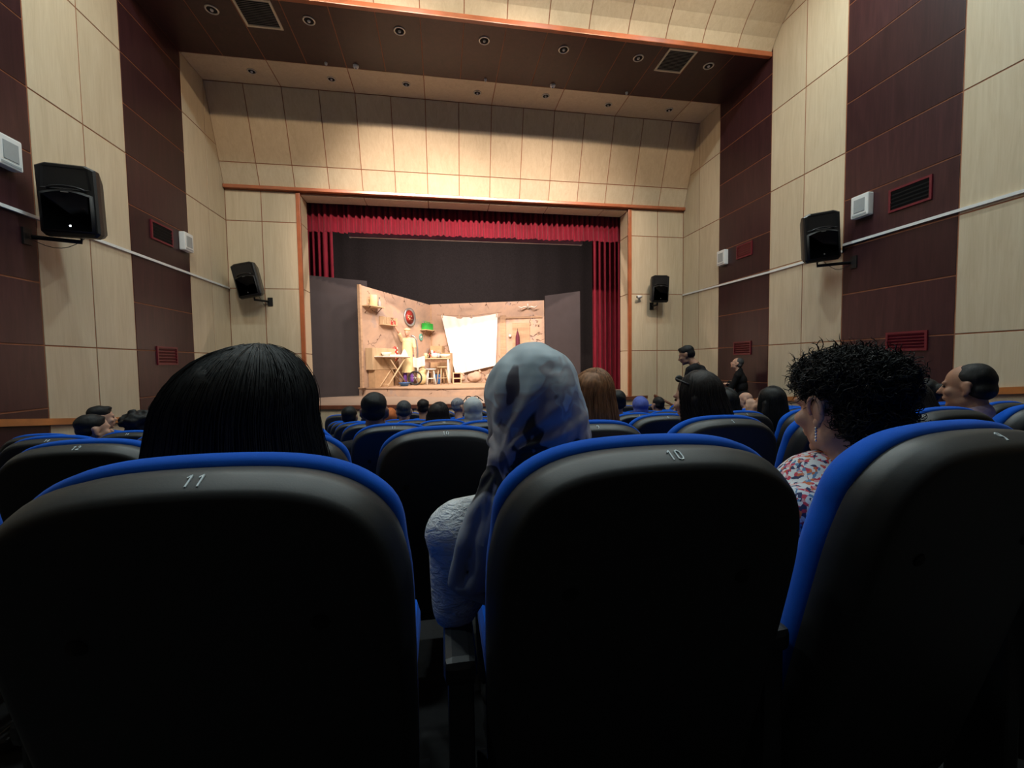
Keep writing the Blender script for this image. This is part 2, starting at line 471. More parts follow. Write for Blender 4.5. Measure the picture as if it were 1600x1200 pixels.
# ---- stage house, black all round
struct('wall_stage_house', MB().box((-6.4, 10.46, -1.1), (-6.2, 17.4, 6.2)).box((7.9, 10.46, -1.1), (8.1, 17.4, 6.2)).box((-6.4, 17.2, -1.1), (8.1, 17.4, 6.2))
       .box((-6.4, 10.46, 6.0), (8.1, 17.4, 6.2)).box((-6.4, 10.28, 4.1), (8.1, 10.46, 6.2)).box((-6.4, 10.28, -1.1), (IX0-0.2, 10.46, 4.1)).box((IX1+0.2, 10.28, -1.1), (8.1, 10.46, 4.1)), M['black_cloth'])

# ================================================================= lamps of the hall
ORD = ['first', 'second', 'third', 'fourth', 'fifth', 'sixth', 'seventh', 'eighth', 'ninth', 'tenth', 'eleventh', 'twelfth', 'thirteenth', 'fourteenth', 'fifteenth', 'sixteenth', 'seventeenth', 'eighteenth', 'nineteenth', 'twentieth']
def downlight(x, y, z, r, label, group):
    t = empty('recessed_downlight', (x, y, z), label=label, cat='ceiling light', group=group)
    MB().lathe([(r*0.74, -0.010), (r*0.80, -0.016), (r*0.95, -0.012), (r, -0.001), (r*0.74, -0.001)], 24, caps=False).build('ring', M['ring'], t)
    MB().lathe([(r*0.75, -0.003), (r*0.66, -0.006), (0.001, -0.0055)], 24).build('reflector', M['black_hole'], t)
    MB().lathe([(0.001, -0.034), (r*0.20, -0.028), (r*0.27, -0.010), (r*0.24, -0.0058)], 16).build('bulb', M['bulb'], t)
    return t
for i in range(7):
    downlight(0.857+(i-3)*1.43, 7.535, ZC, 0.10, '%s round downlight from the left in the dark wine soffit' % ORD[i], 'downlights in the dark soffit')
    downlight(0.857+(i-3)*1.43, 8.94 + (0.0, 0.015, -0.04, 0.02, -0.08, 0.02, 0.0)[i], ZC, 0.082, '%s small downlight from the left in the cream soffit' % ORD[i], 'downlights in the cream soffit')
for (x0, x1, s) in ((-3.03, -2.47, 'left'), (4.16, 4.71, 'right')):
    t = empty('ceiling_vent', ((x0+x1)/2, 7.50, ZC), label='%s rectangular air vent with cream frame in the dark soffit' % s, cat='vent', group='ceiling vents')
    w = (x1-x0)/2; d = 0.29; f = 0.035
    MB().box((-w, -d, -0.02), (w, -d+f, -0.001)).box((-w, d-f, -0.02), (w, d, -0.001)).box((-w, -d+f, -0.02), (-w+f, d-f, -0.001)).box((w-f, -d+f, -0.02), (w, d-f, -0.001)).build('frame', M['vent_frame'], t)
    MB().box((-w+f, -d+f, -0.003), (w-f, d-f, -0.001)).build('backing', M['black_hole'], t)
    n = 15
    sm = MB().box((-w+f, -0.010, -0.002), (w-f, 0.010, 0.002), Matrix.Rotation(0.5, 4, 'X'))
    me = mesh_from('slat', sm.v, sm.f); me.materials.append(M['vent_slat'])
    for k in range(n):
        obj('slat', me, None, t, (0, -d+f+(2*d-2*f)*(k+0.5)/n, -0.010))
# small sprinklers and smoke detectors along the seam of the two soffits
for (x, y, big, lab) in ((-1.99, 8.5, 0, 'tiny sprinkler head at left in the dark soffit beside the white smoke detector'), (-1.46, 8.5, 1, 'left white smoke detector at the edge of the dark soffit'),
                         (0.98, 8.52, 0, 'tiny sprinkler head at centre of the dark soffit edge'), (2.34, 8.5, 1, 'right white smoke detector at the edge of the dark soffit'), (3.93, 8.5, 0, 'tiny sprinkler head at right in the dark soffit')):
    t = empty('smoke_detector' if big else 'sprinkler_head', (x, y, ZC), label=lab, cat='smoke detector' if big else 'sprinkler')
    r = 0.055 if big else 0.028
    MB().lathe([(r, -0.001), (r, -0.015), (r*0.8, -0.04), (r*0.3, -0.05), (0.001, -0.05)], 16).build('housing', M['white_plastic'], t)
    MB().lathe([(r*0.3, -0.049), (r*0.25, -0.065), (0.001, -0.066)], 10).build('sensor_tip', M['grey_plastic'], t)

# house lights above the stalls (higher than the frame shows)
LAMP = emit('lit_house_lamp', HOUSE_COL, 6.0)
k = 0
for y in (5.0, 1.6):
    for x in (-2.9, -0.4, 2.1, 4.6):
        t = empty('house_light', (x, y, 6.68 if y > 3 else 6.72), label='lit round house light over the stalls, %s of the ceiling lights' % ORD[k], cat='ceiling light', group='house lights'); k += 1
        MB().lathe([(0.16, -0.001), (0.17, -0.03), (0.14, -0.03), (0.14, -0.02), (0.001, -0.02)], 24).build('ring', M['ring'], t)
        MB().lathe([(0.139, -0.022), (0.001, -0.024)], 24).build('diffuser', LAMP, t)
        ld = bpy.data.lights.new('house_lamp', 'AREA'); ld.shape = 'DISK'; ld.size = 0.28; ld.energy = HOUSE_W if y > 3 else HOUSE_W*0.45; ld.color = HOUSE_COL; ld.spread = 2.9
        lo = bpy.data.objects.new('house_lamp', ld); link(lo, t); lo.location = (0, 0, -0.035)
# front-of-house spotlights on a bar
bar = empty('lighting_bar', (0.85, 3.0, 6.66), label='black steel lighting bar hung over the stalls', cat='lighting bar')
MB().tube([(-3.2, 0, 0), (3.2, 0, 0)], 0.025, 12).build('pipe', M['steel'], bar)
for s in (-2.6, 0, 2.6): MB().tube([(s, 0, 0), (s, 0, 0.06)], 0.012, 8).build('hanger', M['steel'], bar)
for i, (x, tx, ty, tz, wf_) in enumerate(((-2.0, 0.6, 13.2, 0.4, 1.0), (-0.4, -0.7, 13.4, 0.6, 1.0), (1.4, 1.6, 13.6, 0.5, 1.0), (3.4, 2.6, 13.2, 0.6, 0.8))):
    loc = Vector((x, 3.17, 6.45)); d = (Vector((tx, ty, tz))-loc).normalized()
    q = d.to_track_quat('-Z', 'Y')
    t = empty('stage_spotlight', loc, label='%s warm stage spotlight on the bar over the stalls' % ORD[i], cat='spotlight', group='front spotlights')
    t.rotation_mode = 'QUATERNION'; t.rotation_quaternion = q
    MB().lathe([(0.001, 0.26), (0.07, 0.24), (0.085, 0.1), (0.085, 0.0), (0.10, -0.005), (0.10, -0.03), (0.08, -0.03), (0.08, 0.0), (0.07, 0.02)], 20).build('housing', M['steel'], t)
    MB().lathe([(0.079, 0.001), (0.04, -0.008), (0.001, -0.012)], 20).build('lens', emit('lit_spot_lens', SPOT_COL, 8.0), t)
    MB().tube([(-0.1, 0, 0.1), (-0.1, 0.11, 0.1), (0.1, 0.11, 0.1), (0.1, 0, 0.1)], 0.01, 8).build('yoke', M['steel'], t)
    ld = bpy.data.lights.new('spot_lamp', 'SPOT'); ld.energy = SPOT_W*wf_; ld.color = SPOT_COL; ld.spot_size = math.radians(46); ld.spot_blend = 1.0; ld.shadow_soft_size = 0.09
    lo = bpy.data.objects.new('spot_lamp', ld); link(lo, t); lo.location = (0, 0, -0.05)
# wide warm floods on the same bar wash the proscenium
for i, x in enumerate((-2.35, 0.5, 4.05)):
    t = empty('flood_light', (x, 3.16, 6.47), label='%s warm flood lamp on the bar over the stalls' % ORD[i], cat='flood light', group='front floods')
    MB().box((-0.14, -0.08, -0.07), (0.14, 0.02, 0.09), bev=0.012).build('housing', M['steel'], t)
    MB().box((-0.12, 0.02, -0.055), (0.12, 0.026, 0.075)).build('glass', emit('lit_flood_glass', SPOT_COL, 5.0), t)
    MB().tube([(0, -0.03, 0.09), (0, -0.03, 0.165)], 0.01, 8).build('clamp', M['steel'], t)
    ld = bpy.data.lights.new('flood_lamp', 'AREA'); ld.shape = 'RECTANGLE'; ld.size = 0.22; ld.size_y = 0.12; ld.energy = FLOOD_W; ld.color = FLOOD_COL; ld.spread = 2.2
    lo = bpy.data.objects.new('flood_lamp', ld); link(lo, t); lo.location = (0, 0.035, 0.0); lo.rotation_euler = (math.radians(90-16), 0, 0)
# ================================================================= wall fittings
def wall_grille(side, y0, y1, z0, z1, label, open_=False):
    """maroon louvred outlet on a dark wall band"""
    x = XL if side == 'left' else XR; s = 1 if side == 'left' else -1
    t = empty('wall_grille', (x, (y0+y1)/2, (z0+z1)/2), 0 if s > 0 else PI, label=label, cat='grille', group='maroon wall grilles')
    w = (y1-y0)/2; h = (z1-z0)/2; f = 0.028
    MB().box((0.001, -w, -h), (0.022, w, -h+f)).box((0.001, -w, h-f), (0.022, w, h)).box((0.001, -w, -h+f), (0.022, -w+f, h-f)).box((0.001, w-f, -h+f), (0.022, w, h-f)).build('frame', M['maroon_metal'], t)
    MB().box((0.001, -w+f, -h+f), (0.004, w-f, h-f)).build('backing', M['black_hole'] if open_ else M['maroon_metal'], t)
    n = 5
    sm = MB().box((-0.001, -w+f, -0.016), (0.001, w-f, 0.016), Matrix.Rotation(0.6, 4, 'Y'))
    me = mesh_from('louvre', sm.v, sm.f); me.materials.append(M['black_hole'] if open_ else M['maroon_metal'])
    for k in range(n): obj('louvre', me, None, t, (0.014, 0, -h+f+(2*h-2*f)*(k+0.5)/n))
wall_grille('left', 7.56, 8.10, 2.05, 2.35, 'upper maroon grille on left wall beside the white box', True)
wall_grille('left', 7.54, 8.06, 0.055, 0.355, 'lower maroon grille on left wall near the black-haired woman')
wall_grille('right', 7.56, 8.00, 2.105, 2.38, 'upper maroon grille on the right wall band nearest the stage')
wall_grille('right', 7.555, 8.06, 0.11, 0.39, 'small maroon grille above the man leaning on the right wall')
wall_grille('right', 4.445, 4.965, 2.0, 2.31, 'upper dark grille beside the right-hand white box', True)
wall_grille('right', 4.44, 4.95, 0.095, 0.355, 'lower maroon grille on right wall behind the curly-haired woman')
def wall_box(side, y, z, label, w=0.13, h=0.16):
    x = XL if side == 'left' else XR; s = 1 if side == 'left' else -1
    t = empty('wall_sensor_box', (x, y, z), 0 if s > 0 else PI, label=label, cat='wall box', group='white wall boxes')
    MB().box((0.001, -w, -h), (0.10, w, h), bev=0.018).build('housing', M['white_plastic'], t)
    MB().box((0.098, -w*0.62, -h*0.55), (0.106, w*0.62, h*0.62), bev=0.003).build('window', M['grey_plastic'], t)
    MB().box((0.098, -w*0.8, -h*0.86), (0.103, w*0.8, -h*0.72)).build('label_strip', M['grey_plastic'], t)
wall_box('left', 8.42, 2.23, 'white wall box on the left dark band near the stage')
wall_box('left', 5.28, 2.27, 'white wall box at the left edge of the picture above a loudspeaker')
wall_box('right', 8.40, 2.24, 'white wall box on the right dark band near the stage')
wall_box('right', 5.31, 2.225, 'white wall box above and right of the right-hand loudspeaker')

# white cable trunking along the joint at speaker height
def trunking(side, pts, label):
    x = XL if side == 'left' else XR; s = 1 if side == 'left' else -1
    mb = MB()
    for (ya, za), (yb, zb) in zip(pts[:-1], pts[1:]):
        x0, x1 = sorted((x+s*0.0005, x+s*0.028)); h = 0.018
        vs = [(x0,ya,za-h),(x1,ya,za-h),(x1,yb,zb-h),(x0,yb,zb-h),(x0,ya,za+h),(x1,ya,za+h),(x1,yb,zb+h),(x0,yb,zb+h)]
        mb.add(vs, [(0,3,2,1),(4,5,6,7),(0,1,5,4),(1,2,6,5),(2,3,7,6),(3,0,4,7)])
    t = empty('cable_trunking', (0, 0, 0), label=label, cat='cable duct')
    mb.build('duct', M['white_plastic'], t)
    return t
trunking('left', [(2.5, 1.72), (9.98, 1.703)], 'white cable duct running along the left wall behind the loudspeaker')
trunking('right', [(2.2, 1.76), (5.62, 1.75), (5.62, 1.66), (7.1, 1.655), (9.98, 1.69)], 'white cable duct running along the right wall behind the loudspeaker')

# ---- loudspeakers on wall brackets
def speaker_mesh():
    # front outline w x h, tapered to the back, trapezoid cabinet with slanted top corners
    w, h = 0.225, 0.34
    t = MB()
    fr = [(-w, -h+0.03), (-w+0.02, -h), (w-0.02, -h), (w, -h+0.03), (w, h-0.03), (w*0.62, h), (-w*0.62, h), (-w, h-0.03)]
    rings = [(0.0, 0.97), (-0.012, 1.0), (0.05, 1.0), (0.20, 0.80), (0.30, 0.62)]
    return fr, rings
def loudspeaker(loc, rz, tilt, roll, label, sc=1.0, wall_pt=None, led=False):
    t = empty('loudspeaker', loc, label=label, cat='loudspeaker', group='black wall loudspeakers')
    rot = Euler((tilt, roll, rz), 'XYZ').to_matrix().to_4x4() @ Matrix.Scale(sc, 4)
    w, h = 0.225, 0.335
    def outline(s, y):
        pts = [(-w, -h+0.04), (-w+0.035, -h), (w-0.035, -h), (w, -h+0.04), (w, h-0.035), (w*0.66, h), (-w*0.66, h), (-w, h-0.035)]
        return [(x*s, y, z*(0.5+0.5*s)) for x, z in pts]
    vs = []; fs = []
    rg = [outline(0.93, -0.005), outline(1.0, 0.012), outline(1.0, 0.07), outline(0.72, 0.26), outline(0.66, 0.30)]
    for r in rg: vs += r
    for i in range(len(rg)-1):
        for k in range(8): fs.append((i*8+k, i*8+(k+1) % 8, (i+1)*8+(k+1) % 8, (i+1)*8+k))
    fs.append(tuple(range(8))[::-1]); fs.append(tuple(32+k for k in range(8)))
    MB().add(vs, fs, rot).build('cabinet', M['speaker'], t)
    # woofer grille with an arched upper edge, proud of the baffle
    n = 12; base = [(-w*0.88, -h*0.90), (w*0.88, -h*0.90), (w*0.88, h*0.16)]
    arc = [(w*0.88*(1-2*k/n), h*(0.16+0.13*math.sin(PI*k/n))) for k in range(1, n)]
    pts = base+arc+[(-w*0.88, h*0.16)]
    m_ = len(pts)
    vs = [(x, -0.006, z) for x, z in pts]+[(x*0.97, -0.030, z*0.97) for x, z in pts]+[(x*0.9, -0.034, -h*0.35+(z+h*0.35)*0.9) for x, z in pts]
    fs = [(k, (k+1) % m_, m_+(k+1) % m_, m_+k) for k in range(m_)]+[(m_+k, m_+(k+1) % m_, 2*m_+(k+1) % m_, 2*m_+k) for k in range(m_)]+[tuple(2*m_+k for k in range(m_))[::-1]]
    grl = MB().add([Vector(v) for v in vs], [f[::-1] for f in fs], rot, True).build('woofer_grille', M['speaker_grille'], t)
    # horn: flared recess over the grille with a light-catching lower lip
    hz = h*0.60
    hv = []; hf = []
    for (a, b, y) in ((w*0.84, h*0.30, -0.010), (w*0.60, h*0.22, 0.004), (w*0.20, h*0.10, 0.010)):
        hv += [(-a, y, hz-b), (a, y, hz-b), (a*0.9, y, hz+b), (-a*0.9, y, hz+b)]
    for i in range(2):
        for k in range(4): hf.append((i*4+k, i*4+(k+1) % 4, i*4+4+(k+1) % 4, i*4+4+k))
    hf.append((8, 9, 10, 11))
    MB().add(hv, hf, rot).build('horn', M['speaker'], t)
    lip = [(w*0.62*math.cos(PI*k/10), -0.014-0.016*math.sin(PI*k/10), h*(0.27+0.10*math.sin(PI*k/10))) for k in range(11)]
    MB().tube(lip, 0.010, 6, rot).build('horn_lip', M['grey_plastic'] if False else M['speaker'], t)
    MB().box((-0.028, -0.040, h*0.19), (0.028, -0.030, h*0.215), rot).build('badge', M['silver'], grl)
    if led: MB().ell((0.02, -0.038, -h*0.72), (0.008, 0.005, 0.008), rot, 10, 6).build('power_light', emit('lit_white_led', (0.8, 0.88, 1.0), 30.0), grl)
    else: MB().box((-0.008, -0.040, -h*0.74), (0.008, -0.032, -h*0.69), rot).build('emblem', M['silver'], grl)
    # bracket: plate on the wall, arm, and yoke under the cabinet
    u = rot @ Vector((0.0, 0.16, -h*0.84)); wp = Vector(wall_pt)-Vector(loc)
    wn = (Vector((u.x, u.y, 0))-Vector((wp.x, wp.y, 0))).normalized()
    lowz = wp.z
    sidev = Vector((-wn.y, wn.x, 0))
    pm = Matrix((( sidev.x, wn.x, 0, wp.x), (sidev.y, wn.y, 0, wp.y), (0, 0, 1, wp.z), (0, 0, 0, 1)))
    ax = (0, 1) if abs(Vector(wall_pt).y-9.999) < 0.01 else (1, 0)
    if ax[0]: s_ = 1 if wn.x > 0 else -1; MB().box((min(wp.x, wp.x+s_*0.02), wp.y-0.05, wp.z-0.09), (max(wp.x, wp.x+s_*0.02), wp.y+0.05, wp.z+0.09)).build('wall_plate', M['steel'], t)
    else: s_ = 1 if wn.y > 0 else -1; MB().box((wp.x-0.05, min(wp.y, wp.y+s_*0.02), wp.z-0.09), (wp.x+0.05, max(wp.y, wp.y+s_*0.02), wp.z+0.09)).build('wall_plate', M['steel'], t)
    MB().tube([wp+wn*0.045, Vector((u.x, u.y, wp.z)), u+Vector((0, 0, 0.02))], 0.024, 8).build('bracket_arm', M['steel'], t)
    a = rot @ Vector((0.05, 0.2, -h*0.8)); b = Vector((wp.x, wp.y, wp.z-0.02))+wn*0.03
    loop = [a.lerp(b, k/8)+Vector((0, 0, -0.13*math.sin(PI*k/8)))+sidev*0.015*math.sin(2*PI*k/8) for k in range(9)]
    MB().tube(loop, 0.004, 6).build('cable', M['black_plastic'], t)
    return t
loudspeaker((-4.04, 5.48, 1.87), math.radians(10), 0.06, 0.0, 'large loudspeaker with a lit white dot on the left wall', 1.16, (XL+0.001, 5.50, 1.47), True)
loudspeaker((-3.94, 9.52, 1.79), math.radians(-8), 0.10, math.radians(-10), 'tilted loudspeaker on the cream wall left of the stage', 1.06, (-3.66, 9.999, 1.42))
loudspeaker((5.70, 5.55, 1.84), math.radians(-22), 0.12, math.radians(-6), 'large loudspeaker leaning out from the right wall', 1.08, (XR-0.001, 5.45, 1.45))
loudspeaker((5.29, 9.55, 1.76), math.radians(-4), 0.10, 0.0, 'upright loudspeaker on the cream wall right of the stage', 0.97, (5.29, 9.999, 1.40))
# security camera on the front wall
t = empty('security_camera', (4.86, 9.999, 1.62), label='small white security camera on the wall right of the stage frame', cat='camera')
MB().lathe([(0.045, 0), (0.045, 0.012), (0.018, 0.018), (0.018, 0.06)], 14, Matrix.Translation((0.09, 0, 0)) @ Matrix.Rotation(PI/2, 4, 'X')).build('base', M['white_plastic'], t)
MB().tube([(0.09, -0.06, 0), (0.10, -0.10, 0.0), (-0.02, -0.14, -0.01)], [0.02, 0.035, 0.035], 12).build('housing', M['white_plastic'], t)
MB().ell((-0.03, -0.143, -0.012), (0.012, 0.03, 0.03), None, 12, 8).build('lens', M['black_hole'], t)

# ================================================================= seats
def offset_outline(pts, d):
    n = len(pts); out = []
    for i in range(n):
        p0 = Vector(pts[i-1]); p1 = Vector(pts[i]); p2 = Vector(pts[(i+1) % n])
        e1 = (p1-p0).normalized(); e2 = (p2-p1).normalized()
        n1 = Vector((e1.y, -e1.x)); n2 = Vector((e2.y, -e2.x)); nn = (n1+n2)
        if nn.length < 1e-6: nn = n1
        nn.normalize(); out.append(p1+nn*d/max(0.5, nn.dot(n1)))
    return [(v.x, v.y) for v in out]
HALF = [(0.0, 1.004), (0.05, 1.003), (0.10, 0.999), (0.145, 0.989), (0.182, 0.971), (0.212, 0.943), (0.232, 0.905), (0.243, 0.855), (0.2475, 0.80), (0.2475, 0.70), (0.246, 0.58), (0.243, 0.45), (0.238, 0.32), (0.228, 0.22), (0.20, 0.19)]
def full(h): return [(x, z) for x, z in h] + [(-x, z) for x, z in reversed(h[1:])]
def catmull(p, k=3):
    out = []
    for i in range(len(p)-1):
        a, b, c, d = p[max(i-1, 0)], p[i], p[i+1], p[min(i+2, len(p)-1)]
        if i == 0: a = (-p[1][0], p[1][1])
        for j in range(k):
            t = j/k
            out.append(tuple(0.5*(2*b[q]+(c[q]-a[q])*t+(2*a[q]-5*b[q]+4*c[q]-d[q])*t*t+(3*b[q]-a[q]-3*c[q]+d[q])*t**3) for q in (0, 1)))
    return out+[p[-1]]
SHELL = full(catmull([(x*1.005, z) for x, z in HALF]))       # clockwise seen from behind (x right, z up)
def rec(z): return (1.0-z)*0.24          # recline: lower parts lie further forward
def layered(outlines, close0=True, close1=True):
    vs = []; fs = []; n = len(outlines[0][1])
    for (y, o) in outlines:
        for (x, z) in o: vs.append((x, y+rec(z), z))
    for i in range(len(outlines)-1):
        for k in range(n): fs.append((i*n+k, (i+1)*n+k, (i+1)*n+(k+1) % n, i*n+(k+1) % n))
    if close0: fs.append(tuple(range(n)))
    if close1: fs.append(tuple((len(outlines)-1)*n+k for k in range(n))[::-1])
    return vs, fs
def sh(d): return offset_outline(SHELL, d)
SGN = 1 if Vector(sh(0.01)[0]).y > 1.004 else -1
def off(d): return offset_outline(SHELL, SGN*d)
shell_v, shell_f = layered([(-0.0425, off(-0.060)), (-0.0422, off(-0.034)), (-0.041, off(-0.0265)), (-0.0375, off(-0.020)), (-0.031, off(-0.0150)), (-0.020, off(-0.0095)), (-0.008, off(-0.004)), (0.004, off(0.0)), (0.03, off(-0.002))])
def cu(d):
    out = []
    for (x, z) in off(d):
        k = min(1.0, max(0.0, (0.96-z)/0.10)); k = k*k*(3-2*k)
        out.append((x*(1-0.055*k), max(z, 0.36)))
    return out
cush_v, cush_f = layered([(0.026, cu(-0.006)), (0.030, cu(0.004)), (0.040, cu(0.010)), (0.056, cu(0.011)), (0.074, cu(0.004)), (0.090, cu(-0.012)), (0.100, cu(-0.035)), (0.105, cu(-0.07))])
def smooth_mesh(name, v, f, mat, ang=50):
    me = mesh_from(name, v, f, True); me.materials.append(M[mat])
    me.set_sharp_from_angle(angle=math.radians(ang)); return me
ME = {}
ME['back_shell'] = smooth_mesh('back_shell', shell_v, shell_f, 'black_plastic', 60)
ME['back_cushion'] = smooth_mesh('back_cushion', cush_v, cush_f, 'blue', 70)
def mbmesh(name, mb, mat):
    me = bpy.data.meshes.new(name); me.from_pydata([tuple(v) for v in mb.v], [], mb.f); me.update()
    me.polygons.foreach_set('use_smooth', mb.sm); me.materials.append(M[mat]); return me
ME['seat_cushion'] = mbmesh('seat_cushion', MB().box((-0.225, 0.17, 0.40), (0.225, 0.60, 0.50), bev=0.032), 'blue')
ME['seat_pan'] = mbmesh('seat_pan', MB().box((-0.215, 0.18, 0.34), (0.215, 0.58, 0.405), bev=0.02), 'black_plastic')
ME['armrest'] = mbmesh('armrest', MB().box((-0.2875-0.028, 0.12, 0.595), (-0.2875+0.028, 0.46, 0.64), bev=0.014), 'black_plastic')
ME['side_frame'] = mbmesh('side_frame', MB().box((-0.2875-0.022, 0.13, 0.05), (-0.2875+0.022, 0.24, 0.597), bev=0.008).box((-0.2875-0.028, 0.02, 0.001), (-0.2875+0.028, 0.40, 0.05), bev=0.01), 'black_plastic')
ME['hinge_bar'] = mbmesh('hinge_bar', MB().tube([(-0.2570, 0.21, 0.375), (0.2570, 0.21, 0.375)], 0.017, 8), 'steel')
ME['bolt_cap'] = mbmesh('bolt_cap', MB().lathe([(0.012, 0.0), (0.010, 0.002), (0.0005, 0.0025)], 12), 'black_hole')
STROKES = {'0': [[(0.1, 0.1), (0.1, 0.9), (0.45, 0.98), (0.8, 0.78), (0.85, 0.25), (0.7, 0.02), (0.35, 0.0), (0.1, 0.1)]],
 '1': [[(0.15, 0.78), (0.5, 1.0), (0.5, 0.0)]], '2': [[(0.1, 0.8), (0.45, 1.0), (0.8, 0.8), (0.7, 0.5), (0.1, 0.0), (0.9, 0.0)]],
 '7': [[(0.1, 0.98), (0.85, 1.0), (0.4, 0.0)]], '8': [[(0.5, 0.52), (0.15, 0.75), (0.5, 1.0), (0.85, 0.75), (0.5, 0.52), (0.1, 0.25), (0.5, 0.0), (0.9, 0.25), (0.5, 0.52)]],
 '9': [[(0.85, 0.7), (0.6, 0.48), (0.2, 0.55), (0.15, 0.85), (0.5, 1.0), (0.85, 0.85), (0.8, 0.3), (0.4, 0.0)]],
 '6': [[(0.8, 0.95), (0.3, 0.7), (0.15, 0.3), (0.45, 0.0), (0.85, 0.25), (0.6, 0.5), (0.2, 0.4)]], '5': [[(0.85, 1.0), (0.2, 0.98), (0.15, 0.55), (0.65, 0.6), (0.85, 0.3), (0.5, 0.0), (0.1, 0.1)]],
 '3': [[(0.15, 0.9), (0.55, 1.0), (0.8, 0.75), (0.45, 0.52), (0.85, 0.25), (0.5, 0.0), (0.1, 0.12)]], '4': [[(0.6, 0.0), (0.6, 1.0), (0.1, 0.35), (0.9, 0.35)]]}
_num = {}
def number_mesh(s):
    """hand-painted digits lying on the sloping upper rim of the shell"""
    if s in _num: return _num[s]
    hgt = 0.0185; adv = 0.0125; mb = MB(); w = 0.0009
    # the rim slope at the top: from (y -.003, z .9965) to (y -.034, z .982)
    p_top = Vector((0, -0.004+rec(1.0), 1.0020)); p_bot = Vector((0, -0.030+rec(0.989), 0.9890))
    up = (p_top-p_bot).normalized(); nrm = Vector((0, -up.z, up.y)).normalized()
    if nrm.z < 0: nrm = -nrm
    o = p_bot.lerp(p_top, 0.16)+nrm*0.0018
    tot = adv*len(s)
    for i, ch in enumerate(s):
        for st in STROKES[ch]:
            P = [o+Vector((1, 0, 0))*(i*adv-tot/2+x*0.0095)+up*(y*hgt) for x, y in st]
            for a, b in zip(P[:-1], P[1:]):
                d = (b-a).normalized(); sd = d.cross(nrm)*w
                a2 = a-d*w*0.6; b2 = b+d*w*0.6
                mb.add([a2-sd, b2-sd, b2+sd, a2+sd, a2-sd-nrm*0.002, b2-sd-nrm*0.002, b2+sd-nrm*0.002, a2+sd-nrm*0.002], [(0, 1, 2, 3), (0, 4, 5, 1), (2, 6, 7, 3), (1, 5, 6, 2), (3, 7, 4, 0), (7, 6, 5, 4)])
    _num[s] = mbmesh('seat_number', mb, 'white_paint'); return _num[s]
ROWW = ['front', 'first', 'second', 'third', 'fourth', 'fifth', 'sixth', 'seventh', 'eighth']
SEATS = {}
def seat(row, x, number, label):
    y = row_y(row); z = floor_z(y)
    t = empty('auditorium_seat', (x, y, z), label=label, cat='seat', group='blue seats in rows')
    bs = obj('back_shell', ME['back_shell'], None, t)
    for nme in ('back_cushion', 'seat_cushion', 'seat_pan', 'armrest', 'side_frame', 'hinge_bar'):
        obj(nme, ME[nme], None, t)
    if row <= 3:
        for s in (-1, 1):
            zz = 0.80
            o = obj('bolt_cap', ME['bolt_cap'], None, bs, (s*0.135, -0.043+rec(zz), zz)); o.rotation_euler = (PI/2+0.235, 0, 0)
    if number: obj('seat_number', number_mesh(number), None, bs, (0.012, 0, 0))
    SEATS[(row, round(x, 2))] = t
    return t
for row in range(1, 9):
    y = row_y(row)
    base = 0.283 if row % 2 else 0.0
    xs_ = [base+PITCH*k for k in range(-12, 14)]
    vis = [x for x in xs_ if max(-3.45, -0.875*y-0.42) < x < min(5.3, 1.746*y+(0.30 if row > 1 else 0.60))]
    for i, x in enumerate(vis):
        k = round((x-base)/PITCH)
        n = 10-k
        num = str(n) if 1 <= n <= 16 and row <= 4 and str(n).isdigit() else None
        if n < 7: num = None
        if row == 2 and n == 8: num = '1'
        if row == 3 and n == 7: num = '7'
        if row == 1: lab = {12: 'black-backed blue seat cut off at the left of the nearest row', 11: 'nearest seat painted 11, blue cushion rim, woman with long black hair in it', 10: 'nearest seat painted 10 in the middle, woman with patterned headscarf in it', 9: 'nearest seat at the right, painted 9, behind the curly-haired woman', 8: 'seat at the far right end of the nearest row, mostly cut off'}.get(n, 'seat number %d place of the nearest row' % n)
        else:
            lab = '%s seat from the left in the %s row ahead, blue cushion, black shell' % (ORD[i], ROWW[row-1])
            if row == 2 and n == 10: lab = 'empty blue seat painted 10 left of the patterned headscarf, first row ahead'
            if row == 2 and n == 12: lab = 'blue seat painted 12 left of the long black hair, first row ahead'
            if num and row == 2 and n == 1: num = None
        if row == 1: x = {11: -0.295, 10: 0.308, 9: 0.868, 8: 1.49}.get(n, x)
        if row == 1 and n > 11: continue
        so = seat(row, x, num, lab)
        if row == 1 and n == 9: so.rotation_euler = (0, 0, math.radians(6)); so.location = (0.890, 0.555, floor_z(0.55))
